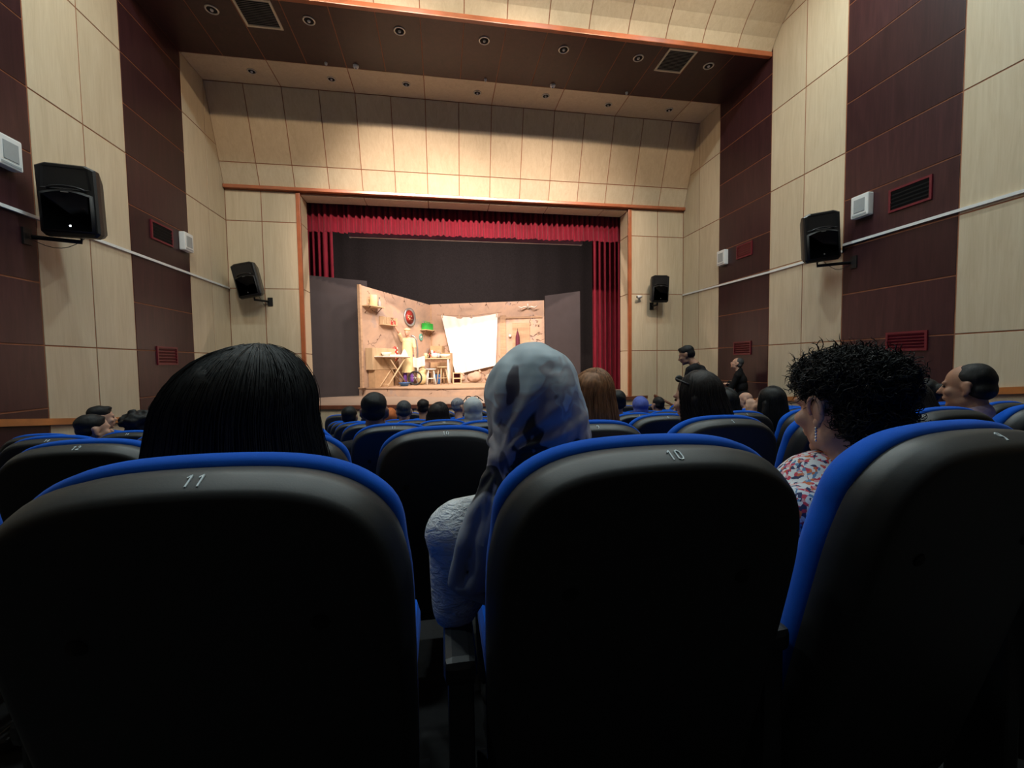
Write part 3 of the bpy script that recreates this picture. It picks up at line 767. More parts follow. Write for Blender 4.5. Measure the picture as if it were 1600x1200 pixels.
# extra end frames where a row stops at the aisle
# ================================================================= curtains and flats
def pleated(x0, x1, y, z0, z1, pitch, amp, seed, sag=0.0, gather=None):
    rnd = random.Random(seed); n = max(4, int((x1-x0)/pitch)); sub = 6; cols = []
    ph = [rnd.uniform(-0.25, 0.25) for _ in range(n+2)]; am = [rnd.uniform(0.7, 1.25) for _ in range(n+2)]; bt = [rnd.uniform(-1, 1) for _ in range(n+2)]
    for i in range(n*sub+1):
        u = i/sub; k = int(min(u, n-1)); f = u-k
        s = math.sin(2*PI*(f+ph[k]*math.sin(PI*f)))
        s = math.copysign(abs(s)**0.6, s)
        cols.append((x0+(x1-x0)*i/(n*sub), y+amp*am[k]*s, bt[k]*sag+0.3*sag*s))
    rows = 7; vs = []; fs = []
    for j in range(rows):
        t = j/(rows-1)
        for (x, yy, b) in cols:
            yv = y+(yy-y)*(0.75+0.35*t)
            vs.append((x, yv, z1+(z0+b-z1)*t))
    m = len(cols)
    for j in range(rows-1):
        for i in range(m-1): fs.append((j*m+i, (j+1)*m+i, (j+1)*m+i+1, j*m+i+1))
    k = len(vs)
    vs2 = [(x, yy+0.008, z) for (x, yy, z) in vs]
    fs2 = [tuple(a+k for a in f[::-1]) for f in fs]
    return MB().add(vs+vs2, fs+fs2, None, True)
t = pleated(IX0-0.15, IX1+0.15, 10.60, 3.15, 3.98, 0.135, 0.055, 3, 0.014).build('stage_valance', M['velvet'])
tag(t, 'pleated crimson velvet valance across the top of the stage', 'curtain')
t = pleated(-4.8, -3.06, 13.15, -0.86, 4.6, 0.16, 0.05, 5).build('stage_curtain', M['velvet'])
tag(t, 'dark red drawn curtain at the left side of the stage', 'curtain')
t = pleated(4.70, 6.4, 12.62, -0.86, 4.6, 0.15, 0.05, 6).build('stage_curtain', M['velvet'])
tag(t, 'dark red drawn curtain at the right side of the stage', 'curtain')
t = pleated(-6.1, 7.8, 16.9, -0.86, 5.8, 0.9, 0.03, 8).build('stage_backdrop', M['black_cloth'])
tag(t, 'plain black backdrop hanging behind the painted set', 'backdrop')
t = empty('projection_screen_case', (0.81, 10.92, 3.19), label='long pale screen casing under the crimson valance', cat='screen case')
MB().box((-2.93, -0.05, -0.055), (2.93, 0.05, 0.07), bev=0.012).build('housing', plain('pale_pinkish_metal', (0.42, 0.34, 0.33), 0.5, 0.06), t)
MB().box((-2.90, -0.052, -0.062), (2.90, -0.03, -0.050)).build('screen_slot', M['grey_plastic'], t)
for s in (-1, 1): MB().box((s*2.945-0.02, -0.055, -0.06), (s*2.945+0.02, 0.055, 0.075)).build('end_cap', M['grey_plastic'], t)
for s in (-2.2, 2.2): MB().tube([(s, 0, 0.06), (s, 0, 2.7)], 0.006, 6).build('hanger', M['steel'], t)

def wall_strip(name, a, b, z0, z1, th, mat, label, cat):
    """free-standing flat from plan point a to b with braces behind"""
    a = Vector((*a, 0)); b = Vector((*b, 0)); d = (b-a); L = d.length; ang = math.atan2(d.y, d.x)
    t = empty(name, (a.x, a.y, z0), ang, label=label, cat=cat)
    MB().box((0, 0, 0), (L, th, z1-z0)).build('face', mat, t)
    for s in (0.15, L-0.15): MB().box((s-0.02, th, 0.0), (s+0.02, th+0.04, z1-z0-0.05)).build('frame_post', M['black_flat'], t)
    for s in (0.3, L-0.3):
        MB().tube([(s, th+0.02, (z1-z0)*0.7), (s, th+0.55, 0.02)], 0.015, 6).build('brace', M['black_flat'], t)
    return t, L
wall_strip('black_flat', (-3.75, 12.10), (-2.09, 12.88), ZSTAGE, 2.46, 0.05, M['black_flat'], 'tall black flat standing left of the painted set', 'stage flat')
wall_strip('black_flat', (3.42, 13.62), (4.30, 12.65), ZSTAGE, 2.22, 0.05, M['black_flat'], 'tall dark flat standing right of the painted set', 'stage flat')

# ---- painted kitchen set: two flats meeting in a corner
def set_paint(name, rot):
    m, nt, b = new_mat(name)
    v = coords(nt, (1, 1, 1))
    n1 = noise_tex(nt, v, 1.3, 6, 0.62, 0.6)
    base = ramp(nt, n1, [(0.25, (0.30, 0.20, 0.145)), (0.42, (0.42, 0.30, 0.23)), (0.55, (0.50, 0.345, 0.25)), (0.62, (0.40, 0.31, 0.27)), (0.78, (0.46, 0.34, 0.26))])
    # fine painted cracks
    vo = N(nt, 'ShaderNodeTexVoronoi'); vo.feature = 'DISTANCE_TO_EDGE'; vo.inputs['Scale'].default_value = 1.3
    wv = N(nt, 'ShaderNodeVectorMath', operation='MULTIPLY_ADD')
    nz = N(nt, 'ShaderNodeTexNoise'); nz.inputs['Scale'].default_value = 3.0; nz.inputs['Detail'].default_value = 5
    nt.links.new(v, nz.inputs['Vector']); nt.links.new(nz.outputs[1], wv.inputs[0]); wv.inputs[1].default_value = (0.5, 0.5, 0.5); nt.links.new(v, wv.inputs[2])
    nt.links.new(wv.outputs[0], vo.inputs['Vector'])
    cr = N(nt, 'ShaderNodeMath', operation='LESS_THAN'); nt.links.new(vo.outputs['Distance'], cr.inputs[0]); cr.inputs[1].default_value = 0.011
    msk = N(nt, 'ShaderNodeMath', operation='GREATER_THAN'); nt.links.new(noise_tex(nt, v, 0.9, 2), msk.inputs[0]); msk.inputs[1].default_value = 0.53
    mul = N(nt, 'ShaderNodeMath', operation='MULTIPLY'); nt.links.new(cr.outputs[0], mul.inputs[0]); nt.links.new(msk.outputs[0], mul.inputs[1])
    mx = N(nt, 'ShaderNodeMix', data_type='RGBA'); nt.links.new(mul.outputs[0], mx.inputs['Factor']); nt.links.new(base, mx.inputs['A']); mx.inputs['B'].default_value = (0.12, 0.07, 0.05, 1)
    nt.links.new(mx.outputs['Result'], b.inputs['Base Color']); b.inputs['Roughness'].default_value = 0.9
    return m
M['set'] = set_paint('painted_plaster_scenery', 0)
M['setwood'] = veneer('painted_set_boards', (0.30, 0.19, 0.12), (0.42, 0.28, 0.18), (0.50, 0.34, 0.22), rough=0.8, tone=0.15, grain=(1, 9, 9))
M['pale_wood'] = veneer('pale_prop_wood', (0.44, 0.31, 0.18), (0.54, 0.39, 0.24), (0.60, 0.45, 0.29), rough=0.6)
M['dark_wood'] = veneer('brown_prop_wood', (0.13, 0.07, 0.04), (0.20, 0.11, 0.06), (0.26, 0.15, 0.09), rough=0.6)
M['card'] = plain('cardboard', (0.46, 0.30, 0.17), 0.85, 0.1)
M['sheet'] = plain('white_cotton_sheet', (0.86, 0.85, 0.82), 0.9, 0.03)
M['white_prop'] = plain('white_painted_prop', (0.78, 0.76, 0.70), 0.5, 0.05)
M['green'] = plain('bright_green_enamel', (0.03, 0.42, 0.06), 0.4, 0.1)
M['teal'] = plain('teal_enamel', (0.12, 0.36, 0.30), 0.4, 0.1)
M['red'] = plain('red_enamel', (0.42, 0.04, 0.03), 0.4, 0.15)
M['maroon'] = plain('maroon_cloth', (0.10, 0.012, 0.03), 0.8, 0.15)
M['purple'] = plain('purple_cloth', (0.20, 0.08, 0.42), 0.8, 0.15)
M['prop_blue'] = plain('blue_plastic_drum', (0.05, 0.16, 0.42), 0.4, 0.1)
M['pale_yellow'] = plain('pale_yellow_canvas', (0.72, 0.60, 0.33), 0.8, 0.06)
M['grey_metal'] = plain('grey_tin', (0.36, 0.37, 0.38), 0.35, 0.1, metal=0.6)
M['rubber'] = plain('black_rubber', (0.02, 0.02, 0.02), 0.7, 0.1)

PLx = [(-2.35, 12.62), (-1.75, 12.28), (-0.9, 11.80), (0.0, 11.42), (0.9, 11.28), (2.0, 11.36), (3.0, 11.75), (3.7, 12.4)]
t = empty('set_platform', (0, 0, ZSTAGE), label='low brown painted platform carrying the kitchen set', cat='platform')
def prism(pts, z0, z1):
    n = len(pts); vs = [(x, y, z0) for x, y in pts]+[(x, y, z1) for x, y in pts]
    fs = [tuple(range(n))[::-1], tuple(n+k for k in range(n))]+[(k, (k+1) % n, n+(k+1) % n, n+k) for k in range(n)]
    return vs, fs
v, f = prism(PLx+[(3.8, 15.9), (-2.0, 15.9)], 0.0, ZPLAT-ZSTAGE-0.03); MB().add(v, f).build('riser', M['set'], t)
v, f = prism([(x-0.02*(1 if x < 0.9 else -1), y-0.03) for x, y in PLx]+[(3.82, 15.9), (-2.02, 15.9)], ZPLAT-ZSTAGE-0.03, ZPLAT-ZSTAGE); MB().add(v, f).build('top_board', M['setwood'], t)
P0 = Vector((-2.208, 12.3, 0)); PC = Vector((-0.353, 15.3, 0)); P2 = Vector((3.50, 14.05, 0))
LL = (PC-P0).length; LB = (P2-PC).length
angL = math.atan2((PC-P0).y, (PC-P0).x); angB = math.atan2((P2-PC).y, (P2-PC).x)
def Lpt(s, d, z):                       # point on the left flat: s along it, d out into the room
    u = (PC-P0).normalized(); n = Vector((u.y, -u.x, 0)); p = P0+u*s+n*d; return Vector((p.x, p.y, z))
def Bpt(s, d, z):
    u = (P2-PC).normalized(); n = Vector((u.y, -u.x, 0)); p = PC+u*s+n*d; return Vector((p.x, p.y, z))
t = empty('painted_flat', (P0.x, P0.y, ZPLAT), angL, label='left painted wall of the kitchen set with shelves on it', cat='stage flat')
H0, H1 = 2.24-ZPLAT, 2.115-ZPLAT
MB().add([(0, 0, 0), (LL, 0, 0), (LL, 0, H1), (0, 0, H0), (0, 0.05, 0), (LL, 0.05, 0), (LL, 0.05, H1), (0, 0.05, H0)], [(0, 1, 2, 3), (5, 4, 7, 6), (0, 4, 5, 1), (1, 5, 6, 2), (2, 6, 7, 3), (3, 7, 4, 0)]).build('face', M['set'], t)
MB().box((-0.02, -0.03, 0), (0.05, 0.06, H0+0.01)).build('edge_post', M['setwood'], t)
for s in (0.9, 2.2): MB().box((s, 0.05, 0), (s+0.05, 0.1, H1-0.1)).build('frame_post', M['setwood'], t)
t = empty('painted_flat', (PC.x, PC.y, ZPLAT), angB, label='back painted wall of the kitchen set behind the white sheet', cat='stage flat')
MB().box((0, 0, 0), (LB, 0.05, H1+0.02)).build('face', M['set'], t)
for (a, b, z0, z1, nm) in ((2.52, 2.72, 0.0, 2.30, 'door_post'), (2.95, 3.55, 0.0, 2.02, 'door_panel'), (2.72, 3.98, 2.18, 2.24, 'picture_rail')):
    MB().box((a, -0.03, z0), (b, 0.0, z1)).build(nm, M['setwood'], t)
MB().box((0.0, -0.02, 0.0), (0.05, 0.0, H1)).build('corner_batten', M['setwood'], t)

# ---- things fixed to the set
def thing(name, loc, rz, label, cat, group=None): return empty(name, loc, rz, label=label, cat=cat, group=group)
def wall_shelf(s, w, z, label):
    t = thing('wall_shelf', Lpt(s, 0.001, z), angL, label, 'shelf', 'shelves on the painted wall')
    MB().box((-w/2, -0.26, -0.025), (w/2, -0.001, 0)).build('board', M['pale_wood'], t)
    for k in (-1, 1): MB().tube([(k*w*0.36, -0.01, -0.2), (k*w*0.36, -0.22, -0.027)], 0.012, 6).build('bracket', M['dark_wood'], t)
wall_shelf(0.42, 0.66, 1.69, 'shelf near the front edge of the painted wall, holding a pale tin')
t = thing('tin_canister', Lpt(0.42, 0.13, 1.69), 0, 'pale canister on the front shelf of the set', 'canister')
MB().lathe([(0.10, 0.0), (0.105, 0.01), (0.10, 0.30), (0.09, 0.315), (0.001, 0.32)], 20).build('body', M['pale_yellow'], t); MB().tube([(-0.1, 0, 0.2), (-0.15, 0, 0.22), (-0.15, 0, 0.10), (-0.1, 0, 0.08)], 0.01, 6).build('handle', M['pale_yellow'], t)
t = thing('dark_bottle', Lpt(0.66, 0.14, 1.69), 0, 'dark bottle beside the pale canister on the set shelf', 'bottle')
MB().lathe([(0.04, 0), (0.045, 0.01), (0.045, 0.15), (0.018, 0.2), (0.018, 0.25), (0.022, 0.255), (0.001, 0.258)], 14).build('glass', M['grey_plastic'], t); MB().lathe([(0.02, 0.25), (0.02, 0.28), (0.001, 0.281)], 10).build('cap', M['rubber'], t)
t = thing('spice_rack', Lpt(1.11, 0.001, 1.20), angL, 'slatted wooden rack on the painted wall by the performer hand', 'rack')
MB().box((-0.33, -0.16, 0), (0.33, -0.001, 0.02)).build('shelf_board', M['pale_wood'], t); MB().box((-0.33, -0.02, 0.02), (0.33, -0.001, 0.26)).build('back_board', M['dark_wood'], t)
for s in (-1, 1): MB().box((s*0.32-0.01, -0.16, 0.02), (s*0.32+0.01, -0.021, 0.24)).build('end_board', M['pale_wood'], t)
for k in range(6): MB().box((-0.29+k*0.055, -0.155, 0.02), (-0.265+k*0.055, -0.14, 0.24)).build('slat', M['pale_wood'], t)
for k in range(4):
    j = thing('spice_jar', Lpt(1.16+k*0.08, 0.08, 1.22), 0, '%s reddish jar from the left in the slatted rack' % ORD[k], 'jar', 'jars in the rack')
    MB().lathe([(0.03, 0), (0.033, 0.01), (0.033, 0.11), (0.025, 0.13)], 12).build('glass', M['red'], j); MB().lathe([(0.028, 0.13), (0.028, 0.155), (0.001, 0.156)], 12).build('lid', M['dark_wood'], j)
t = thing('round_tray', Lpt(2.27, 0.002, 1.56), angL, 'round red patterned tray hung on the painted wall', 'tray')
rx = Matrix.Rotation(PI/2, 4, 'X') 
MB().lathe([(0.30, 0.0), (0.30, 0.05), (0.26, 0.05), (0.23, 0.02), (0.001, 0.02)], 32, rx).build('rim', M['grey_metal'], t)
MB().lathe([(0.232, 0.022), (0.001, 0.024)], 32, rx).build('disc', M['red'], t)
rr = random.Random(4)
for k in range(7):
    a = rr.uniform(0, 2*PI); r = rr.uniform(0.03, 0.17)
    MB().lathe([(0.03, 0.026), (0.001, 0.030)], 10, Matrix.Translation((r*math.cos(a), 0, r*math.sin(a))) @ rx).build('flower', M['pale_yellow'] if k % 3 else M['dark_wood'], t)
wall_shelf(3.18, 0.62, 1.20, 'shelf in the corner of the set, carrying a green basket')
t = thing('green_basket', Lpt(3.13, 0.13, 1.20), angL, 'bright green basket on the corner shelf of the set', 'basket')
MB().box((-0.20, -0.1, 0), (0.20, 0.1, 0.02)).box((-0.20, -0.1, 0.02), (0.20, -0.085, 0.22)).box((-0.20, 0.085, 0.02), (0.20, 0.1, 0.22)).box((-0.20, -0.085, 0.02), (-0.185, 0.085, 0.22)).box((0.185, -0.085, 0.02), (0.20, 0.085, 0.22)).build('body', M['green'], t)
MB().tube([(-0.19, 0, 0.2), (-0.15, 0, 0.27), (0.15, 0, 0.27), (0.19, 0, 0.2)], 0.012, 8).build('handle', M['green'], t)
t = thing('wall_mirror', Lpt(2.90, 0.002, 0.94), angL, 'small oval teal plate on the painted wall', 'plate')
MB().lathe([(0.10, 0), (0.10, 0.02), (0.085, 0.025), (0.001, 0.015)], 20, Matrix.Scale(1.25, 4, (0, 0, 1)) @ rx).build('dish', M['teal'], t); MB().lathe([(0.05, 0.019), (0.001, 0.021)], 16, rx).build('centre', M['white_prop'], t)
t = thing('hanging_lantern', Lpt(3.30, 0.17, 0.30), 0, 'dark lantern with a pale centre hanging in the set corner', 'lantern')
MB().lathe([(0.001, -0.02), (0.09, 0.0), (0.13, 0.1), (0.10, 0.22), (0.04, 0.30), (0.02, 0.34), (0.001, 0.345)], 14).build('body', M['dark_wood'], t); MB().ell((0.02, -0.10, 0.13), (0.05, 0.04, 0.09), None, 10, 8).build('pane', M['white_prop'], t)
MB().tube([(0, 0, 0.34), (0, 0, 0.75)], 0.006, 6).build('cord', M['dark_wood'], t)
t = thing('coat_hook', Bpt(3.5, 0.002, 1.90), angB, 'white antler-shaped hook high on the back painted wall', 'hook')
MB().lathe([(0.05, 0), (0.05, 0.02), (0.001, 0.021)], 14, rx).build('plate', M['white_prop'], t)
for s in (-1, 1): MB().tube([(0, -0.02, 0), (s*0.12, -0.08, 0.03), (s*0.22, -0.1, -0.01), (s*0.32, -0.1, 0.04)], [0.02, 0.02, 0.018, 0.012], 8).build('horn', M['white_prop'], t)
MB().tube([(0, -0.02, 0), (0, -0.07, 0.06), (0, -0.08, 0.13)], [0.02, 0.018, 0.01], 8).build('tip', M['white_prop'], t)
t = thing('closed_umbrella', Bpt(3.14, 0.12, -0.05), 0, 'maroon closed umbrella hanging on the back painted wall', 'umbrella')
MB().lathe([(0.015, 0), (0.03, 0.05), (0.075, 0.5), (0.07, 0.95), (0.025, 1.14), (0.008, 1.16)], 14).build('canopy', M['maroon'], t); MB().tube([(0, 0, 1.14), (0, 0, 1.24)], 0.008, 6).build('tip', M['rubber'], t); MB().tube([(0, 0, 0.02), (0, 0, -0.1), (0.03, 0, -0.14), (0.06, 0, -0.1)], 0.01, 6).build('handle', M['dark_wood'], t)
t = thing('ceramic_knob', Bpt(2.87, 0.031, 0.95), angB, 'round pale door knob on the back painted wall', 'knob')
MB().lathe([(0.04, 0.0), (0.04, 0.01), (0.02, 0.02), (0.05, 0.05), (0.04, 0.08), (0.001, 0.09)], 16, rx).build('knob', M['white_prop'], t)
MB().lathe([(0.055, -0.001), (0.055, 0.008)], 16, rx).build('rose', M['pale_wood'], t)
# white sheet hung from a line: sagging top, slanted left side
vs = []; fs = []; nu, nv = 28, 20
for j in range(nv+1):
    v = j/nv
    for i in range(nu+1):
        u = i/nu
        x0 = 0.46+(0.12*min(1, v*4))+0.36*max(0, v-0.25)/0.75; x1 = 2.46-0.10*v
        top = 1.72-0.10*math.sin(PI*u)**1.0-(0.05 if 0.28 < u < 0.36 or 0.5 < u < 0.56 else 0)
        bot = -0.36+0.30*u
        x = x0+(x1-x0)*u; z = top+(bot-top)*v
        d = 0.16+0.03*math.sin(u*17+v*2)*(0.3+v)+0.015*math.sin(u*41+1)
        vs.append(Bpt(x, d, z))
for j in range(nv):
    for i in range(nu): k = j*(nu+1)+i; fs.append((k, k+nu+1, k+nu+2, k+1))
t = thing('hanging_sheet', (0, 0, 0), 0, 'large white sheet hung on a line before the painted wall', 'sheet')
k = len(vs); n_off = Bpt(0, 0.006, 0)-Bpt(0, 0, 0)
MB().add(vs+[v+n_off for v in vs], [f[::-1] for f in fs]+[tuple(a+k for a in f) for f in fs], None, True).build('cloth', M['sheet'], t)
MB().tube([Bpt(0.3, 0.16, 1.74), Bpt(1.4, 0.16, 1.66), Bpt(2.6, 0.16, 1.76)], 0.006, 6).build('line', M['dark_wood'], t)
for s in (0.5, 1.1, 1.55, 2.42): MB().box(Bpt(s, 0.16, 1.62)-Vector((0.012, 0.03, 0.0)), Bpt(s, 0.16, 1.62)+Vector((0.012, 0.03, 0.11))).build('peg', M['pale_wood'], t)

# ---- furniture and props on the platform
def at(p): return Vector((p.x, p.y, ZPLAT))
ib = Lpt(0.95, 0.42, 0)
t = thing('ironing_board', (ib.x, ib.y, ZPLAT), angL, 'ironing board with crossed wooden legs in front of the painted wall', 'ironing board')
MB().box((-0.75, -0.16, 0.86), (0.50, 0.16, 0.89), bev=0.012).build('board', M['white_prop'], t)
MB().box((-0.76, -0.17, 0.845), (0.51, 0.17, 0.862), bev=0.004).build('rim', M['dark_wood'], t)
for s in (-1, 1):
    MB().tube([(-0.55, s*0.13, 0.015), (0.32, s*0.13, 0.845)], 0.020, 8).build('leg', M['pale_wood'], t)
    MB().tube([(0.42, s*0.10, 0.015), (-0.40, s*0.10, 0.845)], 0.018, 8).build('leg', M['dark_wood'] if False else M['pale_wood'], t)
MB().tube([(-0.48, -0.13, 0.08), (-0.48, 0.13, 0.08)], 0.014, 6).build('stretcher', M['pale_wood'], t)
def box_thing(name, p, rz, size, mat, label, cat, lid=True):
    t = thing(name, p, rz, label, cat)
    w, d, h = size
    MB().box((-w/2, -d/2, 0), (w/2, d/2, h), bev=0.006).build('body', mat, t)
    if lid:
        MB().box((-w/2+0.005, -0.02, h), (w/2-0.005, 0.02, h+0.003)).build('tape', M['pale_yellow'], t)
    return t
box_thing('cardboard_box', at(Lpt(0.62, 0.16, 0)), angL, (0.80, 0.24, 0.50), M['card'], 'large cardboard box under the ironing board, at the painted wall', 'box')
box_thing('wooden_chest', at(Lpt(0.62, 0.165, 0))+Vector((0, 0, 0.504)), angL, (1.0, 0.25, 0.62), M['pale_wood'], 'pale wooden chest standing on the cardboard box', 'chest', False)
def dish(p, r, label, mat='white_prop'):
    t = thing('bowl', p, 0, label, 'bowl')
    MB().lathe([(r*0.4, 0), (r*0.8, r*0.3), (r, r*0.7), (r*0.94, r*0.7), (r*0.7, r*0.33), (0.001, r*0.1)], 20).build('bowl_body', M[mat], t)
    MB().lathe([(r*0.42, 0.0), (r*0.40, -0.0005), (0.001, -0.0005)], 16).build('foot', M['pale_yellow'], t)
q = Lpt(0.55, 0.42, 0); dish(Vector((q.x, q.y, ZPLAT+0.892)), 0.15, 'white bowl on the left end of the ironing board')
q = Lpt(1.12, 0.42, 0)
t = thing('white_cloth_heap', (q.x, q.y, ZPLAT+0.892), angL, 'white folded laundry on the ironing board', 'laundry')
MB().box((-0.28, -0.12, 0), (0.10, 0.12, 0.05), bev=0.02).build('folded_cloth', M['sheet'], t); MB().lathe([(0.12, 0), (0.10, 0.05), (0.04, 0.18), (0.001, 0.22)], 12, Matrix.Translation((0.28, 0, 0))).build('peak', M['sheet'], t)
t = thing('red_cushion', at(Lpt(1.36, 0.10, 0))+Vector((0, 0, 0.75)), angL, 'red spotted oval cushion leaning behind the performer', 'cushion')
MB().ell((0, 0, 0.22), (0.13, 0.06, 0.24), None, 18, 12).build('pad', M['red'], t)
for k in range(6): MB().ell(((-0.05, 0.05)[k % 2], -0.055, 0.1+0.06*k), (0.022, 0.012, 0.025), None, 8, 6).build('spot', M['white_prop'], t)
MB().box((-0.10, -0.06, -0.75), (0.10, 0.10, 0.0)).build('stand', M['dark_wood'], t)
for k in (0.36, 1.30):
    t = thing('coiled_rope', at(Lpt(0.7+k, 0.10, 0)), angL, 'pale coil of rope hanging low on the painted wall, %s' % ('left one' if k < 0.7 else 'right one'), 'rope')
    MB().tube([(0.15*math.cos(a*PI/10), -0.02, 0.25+0.2*math.sin(a*PI/10)) for a in range(21)], 0.014, 6).build('coil', M['white_prop'], t)
    MB().tube([(0, -0.02, 0.45), (0, -0.02, 0.54)], 0.01, 6).build('tail', M['white_prop'], t)
# kitchen table with things on it
tb = Vector((-0.23, 14.05, ZPLAT))
t = thing('kitchen_table', tb, math.radians(-6), 'pale kitchen table with thin white legs in the set corner', 'table')
MB().box((-0.55, -0.28, 0.80), (0.52, 0.28, 0.84), bev=0.008).build('table_top', M['pale_wood'], t)
for x in (-0.5, 0.47):
    for y in (-0.24, 0.24): MB().box((x-0.025, y-0.025, 0), (x+0.025, y+0.025, 0.80)).build('leg', M['white_prop'], t)
MB().box((-0.5, -0.25, 0.70), (0.47, -0.23, 0.80)).build('apron', M['dark_wood'], t)
MB().box((-0.48, -0.2, 0.36), (0.45, 0.24, 0.39)).build('lower_shelf', M['dark_wood'], t)
TT = ZPLAT+0.842
dish(Vector((0.12, 13.98, TT)), 0.17, 'large white bowl at the right end of the kitchen table')
t = thing('teapot', (-0.22, 13.98, TT), 0, 'white and red teapot on the kitchen table', 'teapot')
MB().ell((0, 0, 0.09), (0.11, 0.1, 0.09), None, 16, 10).build('pot', M['white_prop'], t); MB().lathe([(0.05, 0.17), (0.03, 0.2), (0.012, 0.22), (0.001, 0.225)], 12).build('lid', M['red'], t); MB().tube([(-0.1, 0, 0.06), (-0.15, 0, 0.1), (-0.17, 0, 0.17)], [0.02, 0.015, 0.01], 8).build('spout', M['red'], t); MB().tube([(0.1, 0, 0.14), (0.16, 0, 0.13), (0.15, 0, 0.06), (0.1, 0, 0.05)], 0.01, 6).build('handle', M['white_prop'], t)
t = thing('grey_kettle', (-0.08, 14.22, TT), 0, 'bluish grey kettle behind the white bowl on the table', 'kettle')
MB().lathe([(0.08, 0), (0.095, 0.03), (0.09, 0.12), (0.04, 0.17), (0.001, 0.18)], 16).build('body', M['grey_metal'], t); MB().tube([(-0.07, 0, 0.14), (-0.05, 0, 0.24), (0.05, 0, 0.24), (0.07, 0, 0.14)], 0.01, 6).build('handle', M['grey_metal'], t)
t = thing('mug', (-0.50, 13.92, TT), 0, 'pale tall mug at the left of the kitchen table', 'mug')
MB().lathe([(0.045, 0), (0.05, 0.16), (0.043, 0.16), (0.04, 0.02), (0.001, 0.02)], 14).build('cup', M['pale_yellow'], t); MB().tube([(0.045, 0, 0.13), (0.09, 0, 0.12), (0.09, 0, 0.05), (0.045, 0, 0.03)], 0.008, 6).build('handle', M['pale_yellow'], t)
box_thing('cardboard_box', at(Bpt(0.30, 0.2, 0)), angB, (0.42, 0.34, 1.28), M['card'], 'tall cardboard box behind the kitchen table', 'box')
box_thing('cardboard_box', at(Bpt(0.70, 0.45, 0)), angB, (0.36, 0.3, 1.02), M['card'], 'shorter cardboard box right of the tall one', 'box')
def stool(p, rz, label, mat, h=0.5):
    t = thing('stool', p, rz, label, 'stool', 'stools by the kitchen table')
    MB().lathe([(0.16, h-0.03), (0.17, h-0.02), (0.17, h), (0.001, h+0.004)], 18).build('seat', M[mat], t)
    for k in range(4):
        a = PI/4+k*PI/2
        MB().tube([(0.11*math.cos(a), 0.11*math.sin(a), h-0.03), (0.19*math.cos(a), 0.19*math.sin(a), 0.008)], 0.017, 8).build('leg', M[mat], t)
    MB().tube([(0.15*math.cos(PI/4+k*PI/2), 0.15*math.sin(PI/4+k*PI/2), 0.2) for k in range(5)], 0.011, 6).build('stretcher', M[mat], t)
stool((-0.34, 13.35, ZPLAT), 0.2, 'white stool in front of the kitchen table', 'white_prop', 0.5)
stool((0.02, 13.45, ZPLAT), 0.5, 'pale wooden stool right of the white one', 'pale_wood', 0.56)
t = thing('blue_drum', (-0.12, 13.85, ZPLAT), 0, 'blue plastic drum under the kitchen table', 'drum')
MB().lathe([(0.10, 0), (0.11, 0.02), (0.11, 0.28), (0.095, 0.31)], 18).build('body', M['prop_blue'], t); MB().lathe([(0.1, 0.31), (0.1, 0.33), (0.001, 0.335)], 18).build('lid', M['rubber'], t)
t = thing('wooden_crate', (0.48, 13.75, ZPLAT), 0.1, 'open wooden crate at the right end of the table', 'crate')
for (a, b) in (((-0.14, -0.12, 0), (-0.11, 0.12, 0.36)), ((0.11, -0.12, 0), (0.14, 0.12, 0.36)), ((-0.11, -0.12, 0), (0.11, 0.12, 0.03)), ((-0.11, -0.12, 0.16), (0.11, 0.12, 0.19)), ((-0.11, -0.12, 0.33), (0.11, 0.12, 0.36))): MB().box(a, b).build('plank', M['pale_wood'], t)
MB().box((-0.11, 0.10, 0.03), (0.11, 0.118, 0.33)).build('back_board', M['maroon'], t)
t = thing('pale_sack', (-0.62, 13.55, ZPLAT), 0, 'pale full sack beside the wheel on the set platform', 'sack')
MB().ell((0, 0, 0.20), (0.17, 0.15, 0.20), None, 14, 10).ell((0.02, 0, 0.40), (0.13, 0.12, 0.14), None, 12, 8).blob('bag', M['pale_yellow'], t, 0.02, 3); MB().tube([(0.02, 0, 0.52), (0.03, 0, 0.60)], [0.05, 0.07], 10).build('tied_neck', M['pale_yellow'], t)
t = thing('spoked_wheel', (-0.80, 13.12, ZPLAT), math.radians(-15), 'dark spoked wheel standing by the performer legs', 'wheel')
MB().tube([(0.20*math.cos(a*PI/12), 0, 0.225+0.20*math.sin(a*PI/12)) for a in range(25)], 0.025, 8, caps=False).build('tyre', M['rubber'], t)
MB().tube([(0, -0.04, 0.225), (0, 0.04, 0.225)], 0.03, 10).build('hub', M['grey_metal'], t)
for k in range(6): MB().tube([(0, 0, 0.225), (0.19*math.cos(k*PI/3), 0, 0.225+0.19*math.sin(k*PI/3))], 0.007, 6).build('spoke', M['grey_metal'], t)
t = thing('basin', (-1.10, 12.82, ZPLAT), 0, 'blue and white basin on the platform under the ironing board', 'basin')
MB().lathe([(0.10, 0), (0.17, 0.10), (0.18, 0.11), (0.16, 0.10), (0.09, 0.015), (0.001, 0.015)], 18).build('bowl_body', M['prop_blue'], t); MB().lathe([(0.14, 0.07), (0.001, 0.09)], 16).build('laundry', M['sheet'], t)
